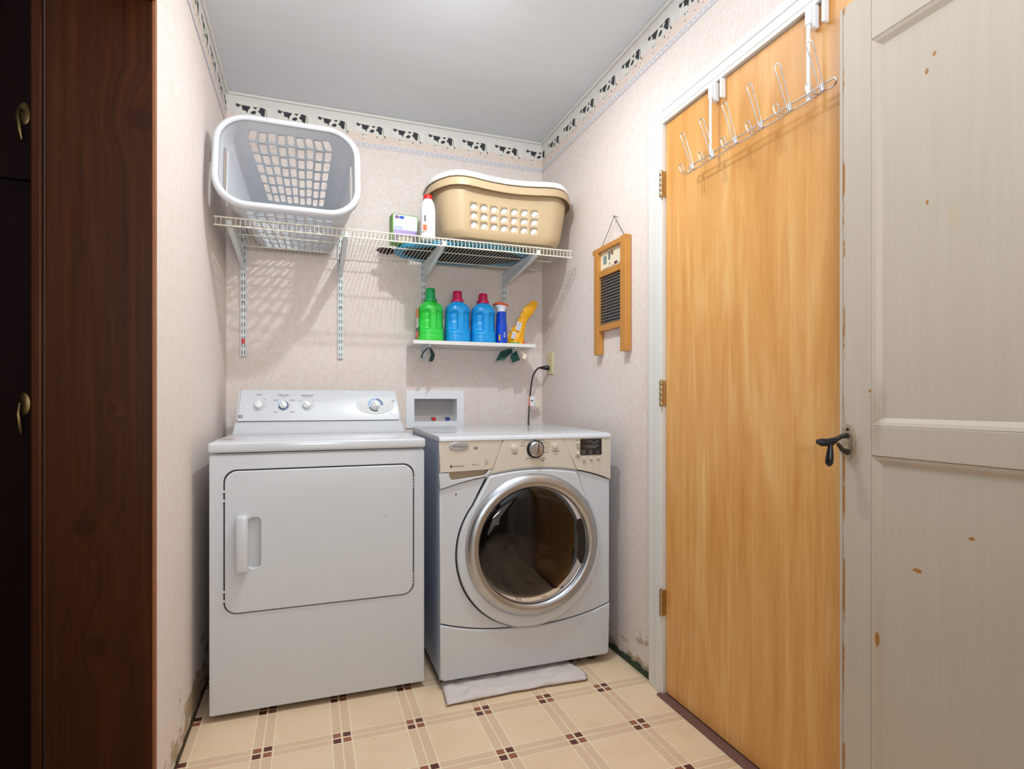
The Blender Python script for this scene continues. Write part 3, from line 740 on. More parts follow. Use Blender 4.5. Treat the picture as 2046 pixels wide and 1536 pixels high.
# lower seam heights
def seam(x): u = (x - 0.777) / 0.345; return 0.186 + 0.050 * abs(u) ** 2.4 + (0.004 if u < 0 else 0.0)
def arcz(x): return 0.786 - 0.535 * (x - 0.800) ** 2 - (0.0 if abs(x - .8) < .2 else 0.3 * (abs(x - .8) - .2) ** 2)
def leftline(x): return 0.719 + (x - 0.432) * (0.760 - 0.719) / (0.611 - 0.432) + 0.004 * math.sin((x - .432) / .18 * PI)
xs = [WX0 + (WX1 - WX0) * i / 24 for i in range(25)]
low = [(x, seam(x) + 0.002) for x in xs]
topl = [(x, (leftline(x) if x < 0.611 else arcz(x)) - 0.002) for x in xs]
def dshape(gr):
    """outline of the white door plate: a circle with straight flanks up to the arc"""
    R = 0.288 + gr; pts = []
    cx, cz = 0.785, 0.478
    aL = 142; aR = 38
    for k in range(61):
        a = math.radians(aL + (360 - aL + aR) * k / 60); pts.append((cx + R * math.cos(a), cz + R * math.sin(a)))
    # right flank up, then the arc leftwards, then down the left flank
    xr, xl = 0.972 + gr * 0.8, 0.617 - gr * 0.8
    n = 14
    for k in range(n + 1):
        x = xr + (xl - xr) * k / n; pts.append((x, arcz(x) - 0.006 + min(gr, 0.0035)))
    return pts
fp = plate('front_panel', [low + topl[::-1], dshape(0.0045)], 0.014, XZ(WYF + 0.014), MENAMEL, ws, bev=0.003)
# frame plate behind the gap (dark)
plate('gasket_plate', [dshape(0.008), ell(CX, CZ - 0.004, 0.218, 0.218, 48)], 0.006, XZ(WYF + 0.020), MDARKGAP, ws)
toe = plate('toe_panel', [[(x, seam(x) - 0.0025) for x in xs] + [(WX1 - 0.004, ZB + 0.01), (WX1 - 0.014, ZB), (WX0 + 0.014, ZB), (WX0, ZB + 0.01)]], 0.018, XZ(WYF + 0.014), MENAMEL, ws, bev=0.005, smooth=True)
B().box(WX0 + 0.006, WX1 - 0.006, WYF + 0.014, WYF + 0.018, ZB + .01, 0.235).build('inner_panel', MDARKGAP, ws)
# control panel (cream)
cx_ = [x for x in [WX0 + (WX1 - WX0) * i / 40 for i in range(41)]]
def L_low(x): return 0.780 + (x - 0.436) / 0.18 * 0.006
# dispenser drawer front (cream), white pull below, centre panel and right panel
drawer = plate('drawer', [[(WX0 - .002, 0.893), (WX0 - .002, 0.781), (0.625, 0.7865), (0.632, 0.787), (0.6705, 0.893)]], 0.020, XZ(WYF + 0.012), MBEIGE, ws, bev=0.002, label='cream dispenser drawer front')
pull = plate('drawer_pull', [[(WX0 - .002, 0.779), (WX0 - .002, 0.721)] + [(x, leftline(x) + .002) for x in [WX0 + 0.175 * i / 8 for i in range(9)]] + [(0.6315, 0.7845), (0.618, 0.7845), (0.607, 0.770), (0.597, 0.765), (0.482, 0.753), (0.473, 0.758), (0.468, 0.770), (0.467, 0.779)]], 0.020, XZ(WYF + 0.012), MENAMEL, ws, bev=0.002)
B().box(0.455, 0.62, WYF + 0.012, WYF + 0.016, 0.745, 0.79).build('pull_recess', plain('recess_tan', srgb(170, 150, 122), 0.5), ws)
cpts = [(0.673, 0.893), (0.634, 0.787), (0.614, 0.7635)] + [(x, arcz(x) + 0.002) for x in [0.622 + (0.974 - 0.622) * i / 16 for i in range(17)]] + [(0.916, 0.893)]
cpanel = plate('control_panel', [cpts], 0.021, XZ(WYF + 0.012), MBEIGE, ws, bev=0.0015, label='cream control panel')
rpts = [(0.918, 0.893)] + [(x, arcz(x) + 0.002) for x in [0.976 + (WX1 + .002 - 0.976) * i / 10 for i in range(11)]] + [(WX1 + .002, 0.893)]
rpanel = plate('display_panel', [rpts], 0.020, XZ(WYF + 0.012), MBEIGE, ws, bev=0.0015, label='cream display panel')
B().box(WX0 + 0.006, WX1 - 0.006, WYF + 0.0125, WYF + 0.017, 0.70, 0.895).build('panel_backing', MDARKGAP, ws)
YP = WYF - 0.008
yp = YP - 0.0012
# badge, buttons, dial, display
bd = plate('maker_badge', [ell(0.504, 0.8745, 0.037, 0.0155, 40)], 0.004, XZ(YP), MCHROME, drawer, bev=0.0018, smooth=True)
text('Whirlpool', 0.013, XZ(YP - 0.0042), MINK, drawer, sx=1.0).data.transform(Matrix.Translation((0.504, 0, 0.8745)))
def wt(s_, x, z, size, par, mat=MINK, y=YP - 0.0006, b_=0.0, al='CENTER'):
    if par is cpanel: y = WYF - 0.0095
    text(s_, size, frame((x, y, z), (1, 0, 0), (0, 0, 1)), mat, par, bold=b_, align=al)
wt('HE', 0.566, 0.866, 0.012, drawer, b_=0.0004)
B().lathe([(0.0045, 0), (0.0045, 0.0006)], (0.475, YP, 0.803), (0, -1, 0), 16).build('mark', MINK, drawer)
wt('LessUnderFold', 0.484, 0.803, 0.0075, drawer, al='LEFT') if False else wt('SmoothFresh', 0.483, 0.803, 0.0075, drawer, al='LEFT')
wt('4.0 cu. ft.', 0.566, 0.806, 0.0075, drawer, mat=MPRINTG)
plate('energy_mark', [rrect(0.6015, 0.6135, 0.8105, 0.820, 0.001), rrect(0.6027, 0.6123, 0.8117, 0.8188, 0.001)], 0.0004, XZ(YP), MPRINTG, drawer)
wt('ENERGY', 0.6075, 0.8065, 0.0035, drawer)
def button(x, z, r, par, nm='button'):
    return B().lathe([(r * 1.25, 0), (r * 1.2, 0.0015), (r, 0.0018), (r * 0.95, 0.006), (r * 0.7, 0.0075), (0.0005, 0.0072)], (x, YP - 0.0005, z), (0, -1, 0), 24).build(nm, MBEIGE, par, smooth=True)
button(0.716, 0.864, 0.0125, cpanel); button(0.881, 0.866, 0.0115, cpanel)
wt('POWER', 0.716, 0.842, 0.006, cpanel, b_=0.0001); wt('START/PAUSE', 0.883, 0.846, 0.0055, cpanel, b_=0.0001); wt('hold 1 sec', 0.884, 0.834, 0.0036, cpanel); B().lathe([(0.0016, 0), (0.0016, 0.0006)], (0.883, WYF - .009, 0.8395), (0, -1, 0), 10).build('indicator', MINK, cpanel)
dl = B().lathe([(0.0345, 0), (0.0345, 0.008), (0.031, 0.011), (0.029, 0.008)], (0.7995, YP, 0.857), (0, -1, 0), 48).build('dial_ring', MBLACK, cpanel, smooth=True)
B().lathe([(0.0285, 0), (0.0285, 0.014), (0.024, 0.019), (0.001, 0.020)], (0.7995, YP, 0.857), (0, -1, 0), 48).build('dial', MCHROME, dl, smooth=True)
B().prism([(0.7945, 0.834), (0.8115, 0.834), (0.8055, 0.882), (0.8035, 0.882)], YP - 0.026, YP - 0.012, 'y', 0.002).build('dial_grip', plain('dial_bronze', (0.4, 0.34, 0.28, 1), 0.3, 1.0), dl)
for s_, x, z in (('NORMAL', 0.7995, 0.8955), ('HEAVY DUTY', 0.771, 0.8895), ('WHITES', 0.752, 0.881), ('SANITARY', 0.7515, 0.870), ('COLORS', 0.829, 0.889), ('QUICK WASH', 0.845, 0.881), ('DELICATE', 0.8485, 0.872), ('HAND WASH', 0.8495, 0.863), ('SOAK', 0.848, 0.854), ('RINSE/SPIN', 0.846, 0.843), ('DRAIN & SPIN', 0.777, 0.8215), ('CLEAN WASHER', 0.826, 0.8195)):
    wt(s_, x, z, 0.0046, cpanel, mat=MGRN2 if s_ in ('DELICATE', 'HAND WASH', 'SOAK') else MINK)
B().box(0.824, 0.836, WYF - .0096, WYF - .009, 0.811, 0.8135).build('mark', MBLACK, cpanel)
ds = plate('display', [rrect(0.989, 1.0825, 0.8265, 0.890, 0.004, 4)], 0.0025, XZ(YP), plain('display_glass', srgb(40, 36, 36), 0.12), rpanel, bev=0.0008)
MLCD = plain('display_print', srgb(170, 168, 168), 0.5)
for s_, x, z in (('SOIL LEVEL', 1.030, 0.8800), ('TEMP', 1.062, 0.8800), ('SPIN SPEED', 1.050, 0.8735), ('ADD  WASH  RINSE  SPIN  DONE', 1.036, 0.8620), ('EST. TIME REMAINING', 1.036, 0.8560), ('HEAVY', 1.003, 0.8450), ('HOT', 1.033, 0.8450), ('NORMAL', 1.003, 0.8385), ('WARM', 1.033, 0.8385), ('HIGH', 1.066, 0.8400), ('LIGHT', 1.003, 0.8320), ('COLD', 1.033, 0.8320), ('LOW', 1.066, 0.8335)):
    wt(s_, x, z, 0.0046, ds, mat=MLCD, y=YP - 0.0032)
for x, z in ((0.977, 0.875), (0.979, 0.8335), (1.005, 0.8145), (1.036, 0.8145), (1.067, 0.8150)): button(x, z, 0.0052, rpanel)
for s_, x, z in (('DELAY', 0.977, 0.885), ('WASH', 0.979, 0.8575), ('TIME', 0.979, 0.852), ('MODIFY', 0.978, 0.8225), ('OPTIONS', 0.978, 0.8165), ('SOIL', 1.005, 0.8025), ('LEVEL', 1.005, 0.7975), ('TEMP', 1.036, 0.8035), ('SPIN', 1.067, 0.8045)):
    wt(s_, x, z, 0.0044, rpanel)
# ----- porthole door
pd = plate('door', [dshape(-0.0005), ell(CX, CZ, 0.236, 0.236, 64)], 0.026, XZ(WYF + 0.010), MENAMEL, ws, bev=0.006, smooth=True)
yb = WYF - 0.010
prof = [(0.2680, -0.004), (0.2685, 0.005), (0.266, 0.012), (0.258, 0.020), (0.245, 0.026), (0.232, 0.026), (0.223, 0.021), (0.2185, 0.014), (0.2175, -0.004)]
CX2, CZ2 = 0.792, 0.4975
B().lathe(prof, (CX2, yb, CZ2), (0, -1, 0), 96, cap=False).build('chrome_ring', MCHROME, pd, smooth=True)
gl = [(0.2175, 0.012), (0.213, 0.017), (0.18, 0.023), (0.12, 0.030), (0.05, 0.033), (0.0005, 0.0335)]
B().lathe(gl, (CX2, yb, CZ2), (0, -1, 0), 72, cap=False).build('porthole_glass', MGLASS, pd, smooth=True)
bowl = [(0.200, 0.0), (0.185, -0.05), (0.165, -0.10), (0.150, -0.13), (0.05, -0.15)]
B().lathe([(0.215, 0.004), (0.205, -0.03), (0.20, -0.035)], (CX2, yb, CZ2), (0, -1, 0), 64, cap=False).build('seal', MBLACK, pd, smooth=True)
B().prism([(0.965, 0.43), (0.985, 0.408), (0.999, 0.45), (1.003, 0.50), (0.997, 0.55), (0.985, 0.585), (0.968, 0.585), (0.955, 0.56), (0.953, 0.48)], yb - 0.0235, yb - 0.008, 'y', 0.003).build('handle_reflection', MBLACK, pd)  # black shape standing in for the dark reflection of the handle recess
# drum with washing inside
drum = B().lathe([(0.245, 0.03), (0.245, 0.36), (0.20, 0.40), (0.04, 0.40), (0.03, 0.38), (0.0005, 0.37)], (0.78, WYF + 0.01, 0.49), (0, 1, 0), 64, cap=False).build('drum', MDRUM, ws, smooth=True)
for k in range(3):
    a = math.radians(80 + 120 * k); c = Vector((0.78 + 0.225 * math.cos(a), WYF + 0.22, 0.49 + 0.225 * math.sin(a)))
    B().tube([(c.x, WYF + 0.06, c.z), (c.x, WYF + 0.39, c.z)], 0.022, 10).build('drum_fin', MDRUM, drum, smooth=True)
for s_ in ((0.4945, 0.700),):
    B().lathe([(0.0032, 0), (0.0032, 0.0006)], (s_[0], WYF - 0.0002, s_[1]), (0, -1, 0), 14).build('mark', MINK, fp)
# washing in the drum
def blob(name, c, r, sc3, seed, mat, label, cat, group=None, amp=0.25, fr=9):
    from mathutils import noise as mn
    b = B(); bmesh.ops.create_icosphere(b.bm, subdivisions=4, radius=1.0)
    for v in b.bm.verts:
        n = v.co.normalized(); k = 1 + amp * mn.noise(n * fr * 0.35 + Vector((seed, 0, 0))) + amp * 0.5 * mn.noise(n * fr * 0.8 + Vector((0, seed, 0)))
        v.co = Vector((c[0] + n.x * r * sc3[0] * k, c[1] + n.y * r * sc3[1] * k, c[2] + n.z * r * sc3[2] * k))
    return b.build(name, mat, smooth=True, angle=3.0, label=label, cat=cat, group=group)
blob('towel', (0.80, WYF + 0.20, 0.375), 0.11, (1.2, 1.0, 0.9), 3.1, plain('washing_white', srgb(226, 214, 200), 0.9), 'crumpled pale washing lying in the drum behind the porthole glass', 'laundry', amp=0.5, fr=8)

# ------------------------------------------------------------------ towel on the floor under the washer
def towel():
    from mathutils import noise as mn
    b = B(); nx, ny = 60, 26; g = []
    for layer, zb in ((0, 0.0035), (1, 0.0145)):
        G = []
        for j in range(ny + 1):
            row = []
            for i in range(nx + 1):
                u, v = i / nx, j / ny
                x = 0.432 + (0.965 - 0.432) * u; yf = 1.872 + 0.012 * math.sin(u * 2.6) - 0.006 * u + 0.004 * mn.noise(Vector((u * 8, 0, 3)))
                y = yf + (2.025 - yf) * v
                x += 0.012 * v * (1 if u > 0.5 else 1.2) + 0.012 * math.sin(v * 5) * (u ** 6)
                z = zb + (0.016 * max(0, mn.noise(Vector((u * 5, v * 2.2, 1.7)))) + 0.006 * mn.noise(Vector((u * 14, v * 6, 5)))) * (layer)
                e = min(1.0, min(u, 1 - u) * 24, v * 9 + 0.0)
                z = 0.008 + (z - 0.008) * (e ** 0.5)
                row.append(b.bm.verts.new((x, y, z)))
            G.append(row)
        g.append(G)
        for j in range(ny):
            for i in range(nx): b.bm.faces.new((G[j][i], G[j][i + 1], G[j + 1][i + 1], G[j + 1][i]))
    return b.build('towel', MTOWEL, smooth=True, angle=3.0, label='folded off-white towel lying flat on the floor under the washing machine', cat='towel')
towel()

# ------------------------------------------------------------------ outlet box, electric outlet, cord
ob = empty('washer_outlet_box', (0.6, 2.85, 0.92), 'white recessed water outlet box in the back wall above the washing machine', 'outlet box')
plate('frame', [rrect(0.451, 0.751, 0.900, 1.090, 0.003, 2), [(BX[0] + .018, BX[2] + .008), (BX[0] + .018, BX[3] - .016), (BX[1] - .014, BX[3] - .016), (BX[1] - .014, BX[2] + .008)]], 0.006, XZ(YB), MPLW, ob, bev=0.0015)
b = B(); a0, a1, c0, c1 = BX[0] + .018, BX[1] - .014, BX[2] + .008, BX[3] - .016
for q in ((a0 - .003, a0, YB - .001, YB + .085, c0, c1), (a1, a1 + .003, YB - .001, YB + .085, c0, c1), (a0 - .003, a1 + .003, YB - .001, YB + .085, c1, c1 + .003), (a0 - .003, a1 + .003, YB - .001, YB + .085, c0 - .003, c0)): b.box(*q)
b.build('liner', MPLW, ob)
B().box(a0 - .003, a1 + .003, YB + .082, YB + .086, c0, c1).build('liner_back', plain('liner_back_grey', srgb(176, 168, 164), 0.5), ob)
for x, mt, lb in ((0.595, MRED, 'red hot tap lever'), (0.668, plain('tap_blue', srgb(20, 60, 160), 0.35), 'blue cold tap lever')):
    v = B().lathe([(0.009, 0), (0.009, 0.012), (0.013, 0.014), (0.013, 0.022), (0.006, 0.024)], (x, YB + 0.03, c0 - .002), (0, 0, 1), 16).build('tap', MCHROME, ob, smooth=True)
    B().box(x - 0.010, x + 0.010, YB + 0.004, YB + 0.02, c0 + 0.004, c0 + 0.020, 0.002).build('lever', mt, v, label=lb)
eo = empty('wall_outlet', (XR, 2.732, 1.24), 'ivory double electrical outlet on the right wall near the corner', 'outlet')
B().box(XR - 0.006, XR, 2.693, 2.771, 1.178, 1.293, 0.002).build('plate', MIVORY, eo)
for z in (1.262, 1.211):
    s_ = B().lathe([(0.0165, 0), (0.0165, 0.002), (0.0155, 0.0025)], (XR - 0.006, 2.732, z), (-1, 0, 0), 24, sx=0.85).build('socket', MIVORY, eo)
    for dy in (-0.006, 0.006): B().box(XR - 0.0088, XR - 0.008, 2.732 + dy - 0.0012, 2.732 + dy + 0.0012, z - 0.001, z + 0.007).build('slot', MBLACK, s_)
B().lathe([(0.0025, 0), (0.0025, 0.001)], (XR - 0.006, 2.732, 1.2365), (-1, 0, 0), 10).build('screw', MCHROME, eo)
cord = empty('power_cord', (1.17, 2.73, 1.21), 'black power cord plugged into the ivory outlet and running down behind the washing machine', 'power cord')
b = B(); b.tube([(XR - 0.009, 2.732, 1.211), (XR - 0.02, 2.734, 1.212), (XR - 0.034, 2.742, 1.213), (XR - 0.052, 2.752, 1.213)], [.012, .013, .010, .006], 12); b.build('plug', MBLACK, cord, smooth=True)
def bez(P, n=10):
    out = []
    for i in range(len(P) - 1):
        p0, p1, p2, p3 = [Vector(P[max(0, min(len(P) - 1, k))]) for k in (i - 1, i, i + 1, i + 2)]
        for k in range(n):
            t_ = k / n; out.append(0.5 * ((2 * p1) + (p2 - p0) * t_ + (2 * p0 - 5 * p1 + 4 * p2 - p3) * t_ ** 2 + (3 * p1 - p0 - 3 * p2 + p3) * t_ ** 3))
    out.append(Vector(P[-1])); return out
cp = bez([(XR - 0.050, 2.751, 1.213), (1.128, 2.76, 1.208), (1.110, 2.775, 1.175), (1.104, 2.79, 1.12), (1.098, 2.80, 1.03), (1.092, 2.80, 0.93), (1.085, 2.78, 0.80), (1.08, 2.70, 0.70)])
B().tube(cp, 0.0042, 8).build('cable', MBLACK, cord, smooth=True)
tg = B().box(1.088, 1.122, 2.784, 2.7855, 1.010, 1.062, 0.0005).build('warning_tag', MPLW, cord, label='white and orange paper warning tag')
B().box(1.088, 1.094, 2.7832, 2.784, 1.010, 1.062).build('tag_stripe', MORANGE, tg)
B().box(1.100, 1.112, 2.7832, 2.784, 1.036, 1.042).build('tag_print', MBLACK, tg)
B().box(1.126, 1.150, 2.800, 2.8012, 1.005, 1.050, mat=Matrix.Translation((1.138, 2.8, 1.03)) @ Matrix.Rotation(-0.35, 4, 'Y') @ Matrix.Translation((-1.138, -2.8, -1.03))).build('second_tag', MCREAM, cord)

# ------------------------------------------------------------------ slotted wall standards
def standard(x, lab):
    t = empty('shelf_standard', (x, YB, 1.243), lab, 'shelf rail', 'slotted white wall rails')
    z0, z1 = 1.243, 1.853; loops = [[(x - .0125, z0), (x + .0125, z0), (x + .0125, z1), (x - .0125, z1)]]
    n = 19; p = (z1 - z0) / n
    for k in range(n):
        z = z0 + (k + 0.5) * p
        for dx in (-0.0055, 0.0055): loops.append([(x + dx - .0015, z - .009), (x + dx - .0015, z + .009), (x + dx + .0015, z + .009), (x + dx + .0015, z - .009)])
    plate('channel_face', loops, 0.0015, XZ(YB - 0.0115), MBRK, t)
    B().box(x - .0125, x - .011, YB - .0118, YB, z0, z1).box(x + .011, x + .0125, YB - .0118, YB, z0, z1).build('channel_sides', MBRK, t)
    B().box(x - .0108, x + .0108, YB - .006, YB - .003, z0 + .002, z1 - .002).build('channel_shade', MSLOT, t)  # dark plate added as the shade seen through the slots
    for zz in (1.49, 1.29): B().lathe([(0.0035, 0), (0.0035, 0.0015)], (x, YB - .013, zz if zz > 1.4 else 1.30), (0, -1, 0), 12).build('screw', MBLACK, t) if zz > 1.4 else None
    return t
st = standard(-0.290, 'leftmost slotted white wall rail, with a bit of red tape near its foot')
standard(0.135, 'second slotted white wall rail from the left, with nothing hung near its foot')
standard(0.536, 'slotted white wall rail behind the green bottle')
standard(0.971, 'slotted white wall rail behind the orange-topped bottle')
B().box(-0.298, -0.283, YB - .0145, YB - .013, 1.300, 1.322).build('red_tape', MRED, st)

# ------------------------------------------------------------------ wire shelf
WZ, WF = 1.728, 2.362
wsx = empty('wire_shelf', (0.4, 2.6, WZ), 'long white wire shelf across the back wall carrying the laundry baskets', 'shelf')
w0 = B().tube([(-0.335, 2.842, WZ), (-0.335, WF + 0.003, WZ), (-0.335, WF, WZ - 0.003), (-0.335, WF, WZ - 0.029)], 0.0014, 6).build('wire', MWIRE, wsx, smooth=True)
nW = 88; dxW = (1.128 + 0.335) / nW
for k in range(1, nW + 1):
    o = w0.copy(); COL.objects.link(o); o.parent = wsx; o.location = (w0.location.x + k * dxW, w0.location.y, w0.location.z)
for y, z, r, e in ((2.842, WZ - .003, .0022, 0.0), (2.74, WZ - .004, .0024, -0.01), (2.56, WZ - .004, .0024, -0.01), (WF - .001, WZ + .0015, .0030, 0.008), (WF - .001, WZ - .029, .0030, 0.008)):
    B().tube([(-0.335 - e, y, z), (1.128 + e, y, z)], r, 8).build('rail', MWIRE, wsx, smooth=True)
def sbracket(x, lab):
    t = empty('shelf_bracket', (x, YB - 0.013, 1.69), lab, 'bracket', 'white brackets under the wire shelf')
    z = WZ - 0.007
    poly = [(YB - 0.0135, z), (WF + 0.014, z), (WF + 0.006, z + 0.002), (WF + 0.006, z - 0.016), (WF + 0.03, z - 0.020), (YB - 0.05, z - 0.070), (YB - 0.0135, z - 0.080)]
    B().prism(poly, x - 0.0009, x + 0.0009, 'x').build('web', MBRK, t)
    B().box(x - .0085, x + .0085, WF + 0.006, YB - 0.0135, z - .0015, z).box(x - .0085, x + .0085, WF + 0.004, WF + 0.0065, z - .017, z).build('flange', MBRK, t)
    fl = B(); fl.prism([(WF + 0.028, z - 0.020), (YB - 0.05, z - 0.070), (YB - 0.0135, z - 0.080), (YB - 0.0135, z - 0.082), (YB - 0.05, z - 0.072), (WF + 0.028, z - 0.022)], x - 0.0095, x + 0.0095, 'x'); fl.build('lower_flange', MBRK, t)
sbracket(-0.290, 'white bracket at the left end of the wire shelf'); sbracket(0.135, 'white bracket right of the tall white hamper')
sbracket(0.536, 'white bracket above the green bottle'); sbracket(0.971, 'white bracket under the right end of the tan basket')

# ------------------------------------------------------------------ perforated baskets
def loft(pt, T, cells, name, mat, parent, th=0.0022, sub=4):
    """pt(piece,u,t); T list of t breaks; cells: list of (piece,u0,u1,holes) ; holes(row)-> None or dict(w,h,du,dt,shape,slant)"""
    b = B()
    for (pc, u0, u1, hf) in cells:
        for r in range(len(T) - 1):
            t0, t1 = T[r], T[r + 1]; h = hf(r) if hf else None
            if h is None:
                nt = sub if (t1 - t0) > 0.05 else 1
                G = [[b.bm.verts.new(pt(pc, u0 + (u1 - u0) * i / sub, t0 + (t1 - t0) * j / sub)) for i in range(sub + 1)] for j in range(sub + 1)]
                for j in range(sub):
                    for i in range(sub): b.bm.faces.new((G[j][i], G[j][i + 1], G[j + 1][i + 1], G[j + 1][i]))
            else:
                n = sub; out = []
                for k in range(n): out.append((-1 + 2 * k / n, -1))
                for k in range(n): out.append((1, -1 + 2 * k / n))
                for k in range(n): out.append((1 - 2 * k / n, 1))
                for k in range(n): out.append((-1, 1 - 2 * k / n))
                P4 = h.get('p', 5.0); inn = []
                for (a, c) in out:
                    ang = math.atan2(c, a); ca, sa = math.cos(ang), math.sin(ang); rr = (abs(ca) ** P4 + abs(sa) ** P4) ** (-1 / P4)
                    a2, c2 = rr * ca * h['w'], rr * sa * h['h']; a2 += c2 * h.get('sl', 0)
                    inn.append((a2 + h.get('du', 0), c2 + h.get('dt', 0)))
                f = lambda q: pt(pc, (u0 + u1) / 2 + (u1 - u0) / 2 * q[0], (t0 + t1) / 2 + (t1 - t0) / 2 * q[1])
                O = [b.bm.verts.new(f(q)) for q in out]; I = [b.bm.verts.new(f(q)) for q in inn]
                N = len(out)
                for k in range(N): b.bm.faces.new((O[k], O[(k + 1) % N], I[(k + 1) % N], I[k]))
    bmesh.ops.remove_doubles(b.bm, verts=b.bm.verts, dist=0.00005)
    o = b.build(name, mat, parent, smooth=True, angle=1.0)
    m = o.modifiers.new('thickness', 'SOLIDIFY'); m.thickness = th; m.offset = 0
    return o
def rsec(a, bb, r, piece, u):
    """rounded rectangle: pieces 0 near(-v) L->R, 1 corner, 2 right side, 3 corner, 4 far R->L, 5 corner, 6 left, 7 corner; returns (x,v,nx,nv)"""
    if piece == 0: return (-a + r + (2 * a - 2 * r) * u, -bb, 0, -1)
    if piece == 2: return (a, -bb + r + (2 * bb - 2 * r) * u, 1, 0)
    if piece == 4: return (a - r - (2 * a - 2 * r) * u, bb, 0, 1)
    if piece == 6: return (-a, bb - r - (2 * bb - 2 * r) * u, -1, 0)
    cx, cv, a0 = {1: (a - r, -bb + r, -90), 3: (a - r, bb - r, 0), 5: (-a + r, bb - r, 90), 7: (-a + r, -bb + r, 180)}[piece]
    an = math.radians(a0 + 90 * u); return (cx + r * math.cos(an), cv + r * math.sin(an), math.cos(an), math.sin(an))
def lerp(a, b_, t_): return a + (b_ - a) * t_
def sweep_rim(ptn, prof, name, mat, parent, axis_at):
    """ptn(k)->(point, outward normal), prof [(out, along axis)]"""
    b = B(); rings = []
    for k in range(len(ptn)):
        p, n = ptn[k]; ax = axis_at
        rings.append([b.bm.verts.new(p + n * o_ + ax * h_) for o_, h_ in prof])
    N = len(rings); m_ = len(prof)
    for i in range(N):
        A, C = rings[i], rings[(i + 1) % N]
        for k in range(m_ - 1): b.bm.faces.new((A[k], A[k + 1], C[k + 1], C[k]))
    o = b.build(name, mat, parent, smooth=True, angle=1.2)
    md = o.modifiers.new('thickness', 'SOLIDIFY'); md.thickness = 0.002; md.offset = 0
    return o

# tall white hamper lying on its side
hp = empty('laundry_hamper', (-0.07, 2.5, WZ + .003), 'tall white perforated laundry hamper lying on its side, open end forward, on the wire shelf', 'hamper')
P1, P2 = Vector((2.812, 1.7335)), Vector((2.842, 1.945))
R1, R2 = Vector((2.215, 1.747)), Vector((2.290, 2.079))
def hpt(pc, u, t_, nrm=False):
    n_ = P1.lerp(R1, t_); f_ = P2.lerp(R2, t_); c = (n_ + f_) / 2; d = (f_ - n_); bb = d.length / 2; d.normalize()
    a = lerp(0.168, 0.238, t_); r = lerp(0.045, 0.060, t_) + 0.042 * max(0.0, (t_ - 0.80) / 0.20); cx = lerp(-0.062, -0.076, t_)
    # rounded bottom edge
    if t_ < 0.06: k = 1 - 0.03 * (1 - t_ / 0.06) ** 2; a *= k; bb *= k
    x, v, nx, nv = rsec(a, bb, r, pc, u)
    p = Vector((cx + x, c.x + d.x * v, c.y + d.y * v))
    if nrm: return p, Vector((nx, d.x * nv, d.y * nv))
    return p
T = [0, 0.03, 0.06] + [0.06 + 0.845 * i / 7 for i in range(1, 8)] + [0.96, 1.0]
nr = len(T) - 1
def hole_col(k):
    def f(r):
        if 2 <= r <= 8: return dict(w=0.74, h=0.80, dt=(-0.14 if k % 2 else 0.06), p=6.0)
        return None
    return f
cells = []
ue = [0.02 + 0.96 * i / 9 for i in range(10)]
for pc in (0, 4):
    cells.append((pc, 0, ue[0], None)); cells.append((pc, ue[-1], 1, None))
    for k in range(9): cells.append((pc, ue[k], ue[k + 1], hole_col(k)))
for pc in (1, 3, 5, 7):
    for k in range(2): cells.append((pc, k / 2, (k + 1) / 2, None))
for pc in (2, 6):
    cells.append((pc, 0, 0.02, None)); cells.append((pc, 0.98, 1, None))
    cells.append((pc, 0.02, 0.98, lambda r: dict(w=0.97, h=0.62, p=3.0) if r == 8 else None))
loft(hpt, T, cells, 'body', MHAMP, hp, sub=8)
b = B(); ring = []
for pc in range(8):
    for k in range(6): ring.append(hpt(pc, k / 6, 0.0))
b.bm.faces.new([b.bm.verts.new(p) for p in ring]); o = b.build('bottom', MHAMP, hp)
ptn = []
for pc in range(8):
    for k in range(8): ptn.append(hpt(pc, k / 8, 1.0, True))
axis = ((Vector((0, *(R1 + R2))) - Vector((0, *(P1 + P2)))) / 2).normalized()
sweep_rim(ptn, [(-0.004, -0.004), (-0.002, 0.004), (0.005, 0.009), (0.013, 0.007), (0.018, 0.000), (0.019, -0.012), (0.018, -0.026), (0.014, -0.028)], 'rim', MHAMP, hp, axis)

